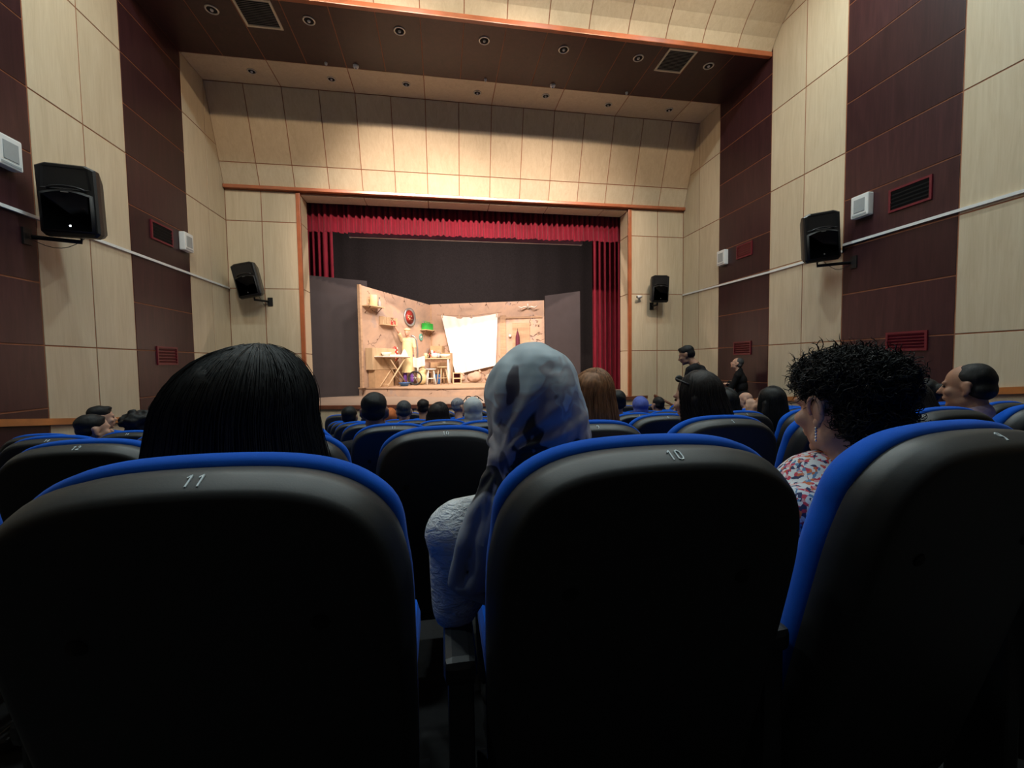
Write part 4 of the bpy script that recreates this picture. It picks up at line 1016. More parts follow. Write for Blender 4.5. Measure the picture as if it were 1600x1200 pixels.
# low heaps at the foot of the sheet
for (s, d, w, h, lab) in ((1.1, 0.5, 0.27, 0.26, 'left brown sack heap at the foot of the sheet'), (1.7, 0.55, 0.27, 0.34, 'middle brown sack heap at the foot of the sheet'), (2.3, 0.5, 0.27, 0.30, 'right brown sack heap at the foot of the sheet')):
    p = Bpt(s, d, ZPLAT); t = thing('sack', p, 0, lab, 'sack', 'sacks below the sheet')
    MB().ell((0, 0, h*0.5), (w, 0.2, h*0.5), None, 14, 8).ell((w*0.3, 0, h*0.8), (w*0.5, 0.14, h*0.35), None, 12, 8).blob('bag', M['set'], t, 0.03, 3, lambda c, n: 0.02*noise.noise(c*9))
    MB().tube([(w*0.6, 0, h*1.0), (w*0.8, 0, h*1.15)], [0.04, 0.06], 8).build('tied_neck', M['set'], t)
# stair rail post at the right end of the apron
t = thing('stair_rail', (5.30, 9.75, 0), 0, 'brown wooden stair rail at the right end of the stage', 'handrail')
MB().tube([(0.0, 0.12, ZSTAGE+0.02), (0.55, -0.25, ZSTAGE-0.35)], 0.03, 8).build('rail', M['nosing'], t)
MB().tube([(0.02, 0.12, ZSTAGE), (0.02, 0.12, floor_z(9)+0.005)], 0.022, 8).build('post', M['nosing'], t); MB().tube([(0.53, -0.24, ZSTAGE-0.35), (0.53, -0.24, floor_z(9)+0.005)], 0.022, 8).build('post', M['nosing'], t)
# lamps of the batten above the set
t = thing('stage_batten', (0.85, 11.75, 4.55), 0, 'batten of warm lamps above the set, out of sight behind the valance', 'lighting bar')
MB().tube([(-3.0, 0, 0.12), (3.0, 0, 0.12)], 0.025, 10).build('pipe', M['steel'], t)
for k in range(4):
    x = -2.1+1.4*k
    MB().box((x-0.16, -0.1, -0.02), (x+0.16, 0.1, 0.10), bev=0.01).build('lamp_housing', M['steel'], t)
    ld = bpy.data.lights.new('batten_lamp', 'AREA'); ld.shape = 'RECTANGLE'; ld.size = 0.28; ld.size_y = 0.16; ld.energy = STAGE_W; ld.color = STAGE_COL
    lo = bpy.data.objects.new('batten_lamp', ld); link(lo, t); lo.location = (x, 0, -0.03); lo.rotation_euler = (math.radians(38), 0, 0)
for s in (-2.6, 2.6): MB().tube([(s, 0, 0.12), (s, 0, 1.45)], 0.008, 6).build('hanger', M['steel'], t)
# ================================================================= people
def skin_mat(name, c): 
    m = plain(name, c, 0.55, 0.08, 20, spec=0.35); b = m.node_tree.nodes['Principled BSDF']
    b.inputs['Subsurface Weight'].default_value = 0.12; b.inputs['Subsurface Radius'].default_value = (0.01, 0.004, 0.002)
    return m
M['skin'] = skin_mat('skin_medium', (0.42, 0.235, 0.155)); M['skin2'] = skin_mat('skin_tan', (0.34, 0.18, 0.115)); M['skin3'] = skin_mat('skin_fair', (0.52, 0.30, 0.21))
def hair_mat(name, c, rough=0.62):
    m, nt, b = new_mat(name)
    v = coords(nt, (90, 90, 4))
    nt.links.new(ramp(nt, noise_tex(nt, v, 1.0, 3), [(0.3, [x*0.6 for x in c]), (0.7, [x*1.4 for x in c])]), b.inputs['Base Color'])
    b.inputs['Roughness'].default_value = rough; b.inputs['Specular IOR Level'].default_value = 0.28
    bump(nt, b, noise_tex(nt, v, 1.0, 3), 0.5, 0.003)
    return m
M['hair_black'] = hair_mat('black_hair', (0.0075, 0.0068, 0.0065)); M['hair_dark'] = hair_mat('dark_brown_hair', (0.016, 0.010, 0.008)); M['hair_brown'] = hair_mat('auburn_hair', (0.26, 0.115, 0.048), 0.6); M['hair_grey'] = hair_mat('grey_hair', (0.24, 0.24, 0.25)); M['hair_salt'] = hair_mat('dark_grey_hair', (0.05, 0.05, 0.052))
M['eye'] = plain('dark_eye', (0.015, 0.01, 0.008), 0.15, 0.1); M['lip'] = plain('lip', (0.30, 0.10, 0.08), 0.5, 0.1)
CL = {}
def cloth(col, rough=0.85):
    key = tuple(col)
    if key not in CL: CL[key] = plain('woven_cloth_%d' % len(CL), col, rough, 0.15, 30, bmp=0.25, bscale=250, spec=0.2)
    return CL[key]
def head_matrix(hc, yaw, pitch=0.0, roll=0.0):
    return Matrix.Translation(hc) @ Matrix.Rotation(math.radians(yaw), 4, 'Z') @ Matrix.Rotation(math.radians(pitch), 4, 'X') @ Matrix.Rotation(math.radians(roll), 4, 'Y')
def head_prims(mb, H, fem=False):
    j = 0.92 if fem else 1.0
    mb.ell((0, -0.012, 0.028), (0.0745, 0.094, 0.086), H, 20, 14)
    mb.ell((0, 0.026, -0.030), (0.062*j, 0.064, 0.084), H, 18, 12)
    mb.ell((0, 0.036, -0.075), (0.047*j, 0.046, 0.036), H)
    mb.ell((0, 0.070, -0.098), (0.020, 0.018, 0.016), H)
    mb.cap((0, 0.086, 0.006), (0, 0.108, -0.030), 0.0085, 0.0125, H, 10)
    mb.cap((-0.036, 0.078, 0.020), (0.036, 0.078, 0.020), 0.011, 0.011, H, 8)
    for s in (-1, 1):
        mb.ell((s*0.040, 0.060, -0.026), (0.024, 0.024, 0.022), H)
        mb.ell((s*0.040, 0.010, -0.075), (0.022, 0.040, 0.030), H)
        R_ = Matrix.Rotation(s*0.35, 3, 'Z') @ Matrix.Rotation(-0.2, 3, 'X')
        mb.ell((s*0.081, -0.014, -0.008), (0.0090, 0.020, 0.032), H, 12, 8, R_)
        mb.ell((s*0.084, -0.023, 0.010), (0.008, 0.014, 0.016), H, 8, 6)
        mb.ell((s*0.075, -0.004, -0.038), (0.007, 0.010, 0.012), H, 8, 6)
    mb.ell((0, 0.086, -0.058), (0.023, 0.013, 0.006), H); mb.ell((0, 0.084, -0.067), (0.021, 0.013, 0.007), H)
def hand_prims(mb, w, d, up, s, r=1.0, curl=0.6):
    """palm, four fingers of unequal length with a bend, and a thumb from the side of the palm"""
    d = Vector(d).normalized(); up = Vector(up); side = d.cross(up).normalized(); up = side.cross(d).normalized(); w = Vector(w)
    mb.cap(w, w+d*0.03, 0.026*r, 0.028*r)
    mb.cap(w+d*0.03+side*0.014, w+d*0.075+side*0.020, 0.019*r, 0.017*r); mb.cap(w+d*0.03-side*0.014, w+d*0.075-side*0.020, 0.019*r, 0.017*r)
    for k, L in enumerate((0.062, 0.074, 0.070, 0.054)):
        b = w+d*0.085+side*((k-1.5)*0.0195); m_ = b+(d*math.cos(curl*0.5)-up*math.sin(curl*0.5))*L*0.55; e = m_+(d*math.cos(curl*1.4)-up*math.sin(curl*1.4))*L*0.5
        mb.cap(b, m_, 0.0095*r, 0.0088*r, None, 8); mb.cap(m_, e, 0.0088*r, 0.0075*r, None, 8)
    b = w+d*0.035-side*s*0.030; m_ = b+(d*0.6-side*s*0.7).normalized()*0.035; mb.cap(b, m_, 0.012*r, 0.0105*r, None, 8); mb.cap(m_, m_+(d*0.85-side*s*0.2-up*0.3).normalized()*0.03, 0.0105*r, 0.008*r, None, 8)
def hair_prims(mb, H, style, rnd):
    if style in ('long', 'bob', 'bun'):
        mb.ell((0, -0.024, 0.048), (0.0825, 0.098, 0.078), H, 20, 14)
        mb.ell((0, -0.052, -0.002), (0.078, 0.064, 0.078), H, 18, 12)
    if style == 'short':
        mb.ell((0, -0.024, 0.050), (0.0800, 0.096, 0.077), H, 20, 14)
        mb.ell((0, -0.050, 0.004), (0.0725, 0.060, 0.060), H, 18, 12)
        for k in range(14):
            a = rnd.uniform(0, 2*PI); r = rnd.uniform(0.01, 0.06); mb.ell((r*math.cos(a), -0.02+r*math.sin(a)*1.2, 0.105-r*r*6), (0.022, 0.026, 0.016), H, 8, 6)
    if style == 'quiff':
        mb.ell((0, -0.020, 0.055), (0.080, 0.094, 0.072), H, 20, 14); mb.ell((0, -0.050, 0.01), (0.077, 0.062, 0.07), H); mb.ell((0, 0.036, 0.094), (0.054, 0.044, 0.024), H)
    if style == 'balding':
        mb.ell((0, -0.030, 0.040), (0.0800, 0.085, 0.079), H, 20, 14); mb.ell((0, -0.052, -0.018), (0.078, 0.060, 0.060), H); mb.ell((0, -0.012, 0.008), (0.0785, 0.030, 0.045), H)
    if style == 'bald':
        mb.ell((0, -0.040, -0.004), (0.079, 0.074, 0.045), H, 18, 12)
    if style == 'bob':
        mb.ell((0, -0.035, -0.05), (0.10, 0.078, 0.11), H, 18, 12); mb.cap((0, -0.05, -0.05), (0, -0.06, -0.16), 0.085, 0.080, H, 16)
        for s in (-1, 1): mb.cap((s*0.075, -0.01, 0.0), (s*0.085, -0.01, -0.15), 0.035, 0.028, H)
    if style == 'long':
        for s in (-1, 1): mb.cap((s*0.066, -0.045, 0.0), (s*0.082, -0.055, -0.20), 0.034, 0.030, H)
        mb.cap((0, -0.042, 0.0), (0, -0.060, -0.30), 0.074, 0.066, H, 16)
    if style == 'bun':
        mb.ell((0, -0.135, 0.03), (0.055, 0.05, 0.05), H, 14, 10)
    if style == 'curly':
        for k in range(26):
            a = rnd.uniform(0, 2*PI); b = rnd.uniform(-0.2, 1.2); r = 0.085
            mb.ell((r*math.cos(a)*math.cos(b), -0.03+r*math.sin(a)*math.cos(b) - 0.02, 0.03+r*math.sin(b)), (0.030, 0.030, 0.030), H, 8, 6)
        mb.ell((0, -0.03, 0.04), (0.088, 0.096, 0.084), H); mb.ell((0, -0.055, -0.01), (0.08, 0.065, 0.08), H)
    if style == 'hijab':
        mb.ell((0, -0.012, 0.022), (0.094, 0.112, 0.105), H, 20, 14); mb.ell((0, -0.02, -0.06), (0.088, 0.095, 0.10), H, 18, 12)
        mb.cap((0, -0.02, -0.10), (0, -0.035, -0.21), 0.085, 0.13, H, 16)

def strands(name, mat, parent, n, path, r=0.0011, segs=14, sides=3, seed=1):
    rnd = random.Random(seed); vs = []; fs = []
    for i in range(n):
        pts = path(rnd, segs)
        if pts is None: continue
        k0 = len(vs); m = len(pts)
        for j, p in enumerate(pts):
            t = (pts[min(j+1, m-1)]-pts[max(j-1, 0)]).normalized()
            u = t.cross(Vector((0.31, 0.87, 0.38))).normalized(); w = t.cross(u)
            rr = r*(1.0 if j < m-3 else (m-1-j)/3.0+0.08)
            for q in range(sides):
                a = 2*PI*q/sides; vs.append(p+(u*math.cos(a)+w*math.sin(a))*rr)
        for j in range(m-1):
            for q in range(sides): fs.append((k0+j*sides+q, k0+j*sides+(q+1) % sides, k0+(j+1)*sides+(q+1) % sides, k0+(j+1)*sides+q))
    me = mesh_from(name, vs, fs, True)
    return obj(name, me, M[mat], parent)

def long_hair(name, mat, parent, H, T0, rx, ry, rz, drop, n, seed, part=0.02, r=0.0011, wave=0.004, flare=1.15, backtilt=0.02, amin=0.0, amax=2*PI):
    def path(rnd, segs):
        a = rnd.uniform(amin, amax); lay = rnd.uniform(0.93, 1.015); end = rnd.uniform(0.86, 1.0); ph = rnd.uniform(0, 6.3); pts = []; st = rnd.uniform(0.0, 0.10)
        for j in range(segs):
            t = (st+(1-st)*j/(segs-1))*end
            if t < 0.42:
                p = t/0.42*PI/2
                q = Vector((rx*math.sin(p)*math.cos(a)+part*(1-t/0.42), ry*math.sin(p)*math.sin(a), rz*math.cos(p)))
            else:
                u = (t-0.42)/0.58
                f = 1+(flare-1)*math.sin(min(1, u*1.3)*PI/2)
                q = Vector((rx*f*math.cos(a), ry*f*math.sin(a)-backtilt*u, -drop*u))
            q *= lay if t < 0.42 else 1
            if t >= 0.42: q.x *= lay; q.y *= lay
            q.x += wave*math.sin(ph+t*9)*t; q.y += wave*math.cos(ph*1.7+t*8)*t
            pts.append((H @ (q+Vector((0, -0.012, 0.015))))+T0)
        return pts
    return strands(name, mat, parent, n, path, r, 16, 3, seed)
def person(label, crown, yaw=0, pitch=0, roll=0, row=None, hip=None, standing=False, fem=False, skin='skin', hair='short', hairmat='hair_black', shirt=(0.02, 0.02, 0.025), sleeves='long',
           pants=(0.012, 0.013, 0.018), body_yaw=0, elbows=None, wrists=None, hand_dirs=None, vox=0.013, group='audience', eyes=True, shoulder_drop=0.0, neck_fwd=0.0, sw=None, hide_hair=False, hair_vox=None, shirt_mat=None, collar=False, floor=None, strand=True):
    crown = Vector(crown); rnd = random.Random(hash(label) % 1000 if False else len(label)*7+int(abs(crown.x)*100))
    extra = 0.012 if hair not in ('bald', 'balding') else 0.002
    if hair == 'hijab': extra = 0.012
    R_ = head_matrix(Vector((0, 0, 0)), yaw, pitch, roll)
    hc = crown-Vector((0, 0, 0.114+extra))
    H = head_matrix(hc, yaw, pitch, roll)
    nb = hc+Matrix.Rotation(math.radians(body_yaw), 3, 'Z') @ Vector((0, -0.045-neck_fwd, -0.185-shoulder_drop))
    B = Matrix.Rotation(math.radians(body_yaw), 3, 'Z')
    side = B @ Vector((1, 0, 0)); fwd = B @ Vector((0, 1, 0)); up = Vector((0, 0, 1))
    sw = sw or (0.155 if fem else 0.180)
    if standing:
        fz = floor; ph = fz+0.94*(crown.z-fz)/1.78*1.0
        hipc = hip and Vector(hip) or Vector((nb.x, nb.y, ph))
    else:
        y = row_y(row); fz = floor_z(y)
        hipc = Vector(hip) if hip else Vector((crown.x*0.5+nb.x*0.5, y+0.335, fz+0.61))
    t = empty('person', (hipc.x, hipc.y, fz), label=label, cat='person', group=group)
    T0 = -Vector((hipc.x, hipc.y, fz))
    sh = {s: nb+side*s*sw-up*0.055 for s in (-1, 1)}
    el = {}; wr = {}
    for i, s in enumerate((-1, 1)):
        el[s] = Vector(elbows[i]) if elbows and elbows[i] else sh[s]+side*s*0.05+fwd*0.06-up*0.26
        wr[s] = Vector(wrists[i]) if wrists and wrists[i] else (hipc+side*s*0.10+fwd*0.26+up*0.10 if not standing else el[s]+fwd*0.10-up*0.23)
    if standing: kn = {s: Vector((hipc.x, hipc.y, fz+0.50))+side*s*0.10+fwd*0.02 for s in (-1, 1)}; ft = {s: Vector((hipc.x, hipc.y, fz+0.07))+side*s*0.11 for s in (-1, 1)}
    else: kn = {s: hipc+side*s*0.12+fwd*0.36-up*0.03 for s in (-1, 1)}; ft = {s: Vector((kn[s].x, kn[s].y, fz+0.065))+fwd*0.02 for s in (-1, 1)}
    w_ = 0.92 if fem else 1.0
    Rb = B
    def torso(mb, g):
        mb.ell(hipc+up*0.02, (0.160+g, 0.120+g, 0.11+g), None, 16, 10, Rb)
        for f, rx, ry, rz in ((0.30, 0.140, 0.105, 0.13), (0.55, 0.150*w_, 0.110, 0.14), (0.76, 0.160*w_, 0.108, 0.12)):
            mb.ell(hipc.lerp(nb, f), (rx+g, ry+g, rz+g), None, 16, 10, Rb)
        mb.cap(sh[-1], nb-up*0.035, 0.054*w_+g, 0.060+g); mb.cap(sh[1], nb-up*0.035, 0.054*w_+g, 0.060+g)
        mb.cap(nb+up*0.015, nb-up*0.05, 0.050+g*0.5, 0.085+g)
    mb = MB(); head_prims(mb, H, fem)
    mb.cap(H @ Vector((0, -0.022, -0.06)), nb+up*0.01, 0.050*w_, 0.056*w_, None, 14); torso(mb, 0.0)
    for i, s in enumerate((-1, 1)):
        mb.cap(sh[s], el[s], 0.047*w_, 0.038*w_); mb.cap(el[s], wr[s], 0.038*w_, 0.027*w_)
        d = Vector(hand_dirs[i]) if hand_dirs and hand_dirs[i] else (wr[s]-el[s]); hand_prims(mb, wr[s], d, up, s)
        mb.cap(hipc+side*s*0.085, kn[s], 0.078, 0.056); mb.cap(kn[s], ft[s], 0.053, 0.038); mb.cap(ft[s]-up*0.02, ft[s]-up*0.035+fwd*0.14, 0.036, 0.028)
    def shift(m_):
        m_.v = [v+T0 for v in m_.v]; return m_
    bod = shift(mb).blob('body', M[skin], t, vox, 2)
    mb = MB(); torso(mb, 0.012)
    for s in (-1, 1):
        if sleeves == 'long': mb.cap(sh[s], el[s], 0.060*w_, 0.050*w_); mb.cap(el[s], el[s].lerp(wr[s], 0.94), 0.050*w_, 0.038*w_)
        else: mb.cap(sh[s], sh[s].lerp(el[s], 0.72), 0.062*w_, 0.060*w_)
    if collar: mb.cap(nb+up*0.045, nb-up*0.02, 0.064, 0.080)
    shift(mb).blob('shirt', shirt_mat or cloth(shirt), t, max(vox, 0.011), 2, lambda c, n: 0.005*noise.noise(Vector((c.x*14, c.y*14, c.z*7))))
    mb = MB(); mb.ell(hipc+up*0.0, (0.172, 0.132, 0.10), None, 16, 10, Rb)
    for s in (-1, 1): mb.cap(hipc+side*s*0.085, kn[s], 0.090, 0.068); mb.cap(kn[s], ft[s]+up*0.03, 0.066, 0.055)
    shift(mb).blob('trousers', cloth(pants), t, 0.016, 2)
    for s in (-1, 1):
        m2 = MB().cap(ft[s]-up*0.015-fwd*0.04, ft[s]-up*0.03+fwd*0.15, 0.046, 0.034); shift(m2).build('shoe', M['rubber'], t)
    if hair and not hide_hair:
        mb = MB(); hair_prims(mb, H, hair, rnd)
        mt = hairmat if hair != 'hijab' else None
        am = 0.004 if hair != 'curly' else 0.012
        f = 22 if hair != 'curly' else 30
        shift(mb).blob('headscarf' if hair == 'hijab' else 'hair', M[hairmat], t, hair_vox or max(0.009, vox*0.8), 2, lambda c, n: am*noise.noise(c*f))
    if hair in ('bob', 'long') and crown.y < 4.0 and strand:
        long_hair('hair_strands', hairmat, t, H, T0, 0.094, 0.112, 0.116, 0.20 if hair == 'long' else 0.13, 1100, len(label), flare=1.12, amin=PI*0.94, amax=PI*2.06)
    if eyes:
        for s in (-1, 1):
            shift(MB().ell((s*0.031, 0.079, 0.002), (0.011, 0.008, 0.006), H, 10, 6)).build('eye', M['eye'], bod)
    return t, H, T0
M['scarf_grey'] = plain('light_grey_scarf', (0.42, 0.44, 0.44), 0.8, 0.2, 10); M['scarf_blue'] = plain('blue_scarf', (0.07, 0.10, 0.36), 0.8, 0.25, 14); M['scarf_orange'] = plain('orange_scarf', (0.55, 0.14, 0.03), 0.8, 0.2, 14)

# ---- far audience (crown position of each head)
AUD = [
 ('person with black hair alone at left under the stage edge', (-0.989, 4.74, -0.432), dict(row=5)),
 ('man with short black hair and visible ears left of the kitchen set view', (-0.425, 2.77, -0.168), dict(row=3, vox=0.010, skin='skin2', shirt=(0.015, 0.015, 0.02))),
 ('person in orange headscarf half hidden behind the black-haired man', (-0.687, 5.725, -0.560), dict(row=6, hair='hijab', hairmat='scarf_orange', fem=True)),
 ('man with close-cropped dark grey hair below the ironing board', (-0.417, 4.74, -0.386), dict(row=5, hair='short', hairmat='hair_salt', skin='skin3', shirt=(0.02, 0.02, 0.04))),
 ('man with dark hair, upright head just left of the brown-haired head', (-0.254, 5.725, -0.456), dict(row=6, hairmat='hair_dark')),
 ('woman with dark brown bobbed hair in front of the stage', (-0.04, 3.755, -0.333), dict(row=4, hair='bob', hairmat='hair_dark', fem=True)),
 ('grey-haired man in navy shirt turning right', (0.223, 5.725, -0.456), dict(row=6, hair='short', hairmat='hair_grey', yaw=-55, skin='skin3', shirt=(0.012, 0.015, 0.05))),
 ('person with black hair and a thin crown right of the auburn head', (1.631, 3.755, -0.265), dict(row=4, hair='short', vox=0.011, shirt=(0.02, 0.02, 0.025))),
 ('woman in blue headscarf near the right end of the stage', (2.362, 4.74, -0.414), dict(row=5, hair='hijab', hairmat='scarf_blue', fem=True, shirt=(0.04, 0.06, 0.2))),
 ('person with dark hair right of the blue headscarf', (3.130, 5.725, -0.517), dict(row=6, yaw=10)),
 ('person with thick black hair right behind the woman with sunglasses', (2.03, 2.77, -0.203), dict(row=3, hair='bob', fem=True)),
 ('bald man facing left below the man with crossed arms', (4.569, 5.725, -0.489), dict(row=6, hair='bald', hairmat='hair_salt', yaw=45, skin='skin3')),
 ('woman with long black hair, hand at her chin, right of the bald man', (2.414, 2.77, -0.198), dict(row=3, hair='long', fem=True, yaw=4, vox=0.010, wrists=((2.33, 2.86, -0.44), None), elbows=((2.22, 2.86, -0.66), None), hand_dirs=((0.1, 0.1, 0.9), None))),
 ('woman with dark pinned hair facing left behind the balding man', (3.793, 2.77, -0.166), dict(row=3, hair='bun', yaw=14, pitch=-6, fem=True, vox=0.010, skin='skin2')),
 ('balding man in pinkish shirt facing left at far right', (2.736, 1.785, -0.038), dict(row=2, hair='balding', hairmat='hair_black', yaw=22, pitch=-4, vox=0.008, skin='skin2', shirt=(0.30, 0.22, 0.27), collar=True, body_yaw=15)),
 ('woman with straight dark hair and pale blue top behind the curly hair', (2.34, 1.785, -0.118), dict(row=2, hair='long', hairmat='hair_dark', fem=True, yaw=0, pitch=-14, vox=0.010, shirt=(0.42, 0.52, 0.58))),
 ('dark-haired man facing right, lower of the two heads at far left', (-2.687, 3.755, -0.346), dict(row=4, yaw=-38, vox=0.011, skin='skin3')),
 ('man with swept-up dark hair, upper of the two heads at far left', (-3.322, 4.74, -0.358), dict(row=5, hair='quiff', yaw=-44, vox=0.011, skin='skin3')),
 ('person with curly dark hair left of the long-haired woman', (-2.359, 3.755, -0.322), dict(row=4, hair='curly')),
 ('person with black hair partly hidden by the long-haired woman', (-2.803, 4.74, -0.328), dict(row=5)),
]
for lab, cr, kw in AUD: person(lab, cr, **kw)
t, H, T0 = person('woman in light grey headscarf with dark glasses pushed up', (0.293, 4.05, -0.315), row=4, hip=(0.293, 3.83, -0.90), hair='hijab', hairmat='scarf_grey', fem=True, shirt=(0.4, 0.42, 0.42))
g = MB()
for s in (-1, 1): g.tube([(s*0.035+0.028*math.cos(a*PI/6), 0.075+0.004*math.cos(a*PI/6), 0.105+0.02*math.sin(a*PI/6)) for a in range(13)], 0.0045, 6, H); g.tube([(s*0.063, 0.075, 0.11), (s*0.095, 0.0, 0.085)], 0.0045, 6, H)
g.v = [v+T0 for v in g.v]; g.build('glasses', M['rubber'], t)

# ---- auburn-haired woman
t, H, T0 = person('woman with straight auburn hair seen from behind', (0.655, 1.785, -0.034), row=2, hair='long', hairmat='hair_brown', fem=True, vox=0.010, shirt=(0.25, 0.22, 0.28), strand=False)
long_hair('hair_strands', 'hair_brown', t, H, T0, 0.096, 0.114, 0.120, 0.27, 2400, 5, flare=1.2)
t, H, T0 = person('woman with dark hair, sunglasses on her head and maroon top', (1.165, 1.785, -0.050), row=2, yaw=26, pitch=-8, hair='long', hairmat='hair_dark', fem=True, vox=0.009, skin='skin3', shirt=(0.13, 0.022, 0.035), body_yaw=12, sw=0.165, strand=False)
long_hair('hair_strands', 'hair_dark', t, H, T0, 0.097, 0.116, 0.116, 0.24, 2400, 9, flare=1.12, wave=0.012, amin=PI*0.92, amax=PI*2.08)
g = MB()
for s in (-1, 1): g.ell((s*0.034, 0.048, 0.100), (0.029, 0.009, 0.017), H, 12, 8); g.tube([(s*0.060, 0.046, 0.10), (s*0.088, -0.03, 0.068)], 0.004, 6, H)
g.tube([(-0.01, 0.054, 0.104), (0.01, 0.054, 0.104)], 0.004, 6, H)
g.v = [v+T0 for v in g.v]; g.build('sunglasses', M['rubber'], t)

# ---- the two men standing at the right
person('standing man in black T-shirt looking down in the right-hand rows', (3.135, 5.0, 0.200), yaw=44, pitch=-18, standing=True, hair='quiff', hairmat='hair_black', skin='skin2', shirt=(0.006, 0.006, 0.008), sleeves='short', vox=0.010, body_yaw=38, floor=floor_z(5.0), group='standing men', neck_fwd=0.075, shoulder_drop=-0.045,
       hip=(3.40, 4.82, -0.70))
FM2 = floor_z(7.7)
person('standing man in black with arms crossed leaning on the right wall', (5.80, 7.50, 0.055), yaw=48, pitch=18, standing=True, hair='balding', hairmat='hair_salt', skin='skin3', shirt=(0.006, 0.006, 0.007), vox=0.011, body_yaw=40, floor=FM2, group='standing men', hip=(5.90, 7.43, -0.86),
       elbows=((5.61, 7.41, -0.545), (5.92, 7.67, -0.545)), wrists=((5.76, 7.67, -0.435), (5.63, 7.57, -0.475)), hand_dirs=((0.75, 0.60, 0.15), (-0.7, -0.6, 0.25)), collar=True)

# ---- performer on the stage
t, H, T0 = person('performer on stage in pale yellow apron and cap, one arm raised', (-1.043, 13.6, 1.145), yaw=165, standing=True, hair='short', hairmat='pale_yellow', skin='skin3', shirt=(0.62, 0.50, 0.30), sleeves='short', pants=(0.16, 0.07, 0.34), vox=0.012, body_yaw=170, floor=ZPLAT, group='performer',
       elbows=((-0.82, 13.5, 0.47), (-1.30, 13.46, 1.03)), wrists=((-0.80, 13.33, 0.27), (-1.43, 13.36, 1.26)), hand_dirs=(None, (-0.2, 0, 1)))
mb = MB()
rings = [(0.72, 0.15, 0.125), (0.55, 0.17, 0.135), (0.28, 0.175, 0.14), (0.0, 0.19, 0.15), (-0.24, 0.205, 0.16)]
vs = []; fs = []; n = 24
for (z, rx_, ry_) in rings:
    for k in range(n):
        a = 2*PI*k/n; w = 1+0.03*math.sin(a*7)*(0.72-z)
        vs.append(Vector((-1.043+rx_*w*math.cos(a), 13.63+ry_*w*math.sin(a), z))+T0)
for i in range(len(rings)-1):
    for k in range(n): fs.append((i*n+k, i*n+(k+1) % n, (i+1)*n+(k+1) % n, (i+1)*n+k))
MB().add(vs, fs, None, True).build('apron', M['pale_yellow'], t)
mb = MB().ell((0, -0.01, 0.085), (0.098, 0.11, 0.05), H, 16, 10).ell((0.02, 0.0, 0.125), (0.012, 0.012, 0.012), H, 8, 6); mb.v = [v+T0 for v in mb.v]; mb.build('cap', M['pale_yellow'], t)
b = empty('grey_hose', (0, 0, 0), label='bent grey pipe standing behind the performer shoulder', cat='pipe')
MB().tube([(-0.76, 14.0, ZPLAT+0.002), (-0.76, 14.0, 0.55), (-0.78, 14.0, 0.80), (-0.86, 13.99, 0.92), (-0.95, 13.97, 0.94)], 0.025, 8).build('pipe', M['grey_metal'], b); MB().lathe([(0.08, 0.001), (0.08, 0.03), (0.03, 0.05)], 14, Matrix.Translation((-0.76, 14.0, ZPLAT))).build('base', M['grey_metal'], b)
vs = []; fs = []
for j in range(7):
    for i in range(9): vs.append((-0.86+0.36*i/8, 13.17+0.03*math.sin(i*1.7)+0.012*j, 0.24-0.30*j/6-0.03*math.sin(i*0.6)))
for j in range(6):
    for i in range(8): k = j*9+i; fs.append((k, k+9, k+10, k+1))
k = len(vs)
b = tag(MB().add(vs+[(x, y+0.012, z) for x, y, z in vs], fs+[tuple(a+k for a in f[::-1]) for f in fs], None, True).build('white_cloth', M['sheet']), 'white cloth held by the performer over the ironing board', 'cloth')
# ================================================================= the three people in the nearest row
# ---- long black hair, seen from behind
t, H, T0 = person('woman with long straight black hair seen from behind in the seat painted 11', (-0.345, 0.80, 0.027), row=1, hair='long', hairmat='hair_black', fem=True, vox=0.009, shirt=(0.015, 0.014, 0.018), group='people in the nearest row', eyes=False, neck_fwd=-0.04, hip=(-0.31, 0.93, -0.56))
long_hair('hair_strands', 'hair_black', t, H, T0, 0.120, 0.119, 0.122, 0.30, 6000, 21, part=0.035, r=0.0012, wave=0.003, flare=1.22, backtilt=0.0)
long_hair('stray_hair', 'hair_dark', t, H, T0, 0.122, 0.119, 0.124, 0.31, 160, 22, part=0.04, r=0.0005, wave=0.010, flare=1.26, backtilt=0.0)

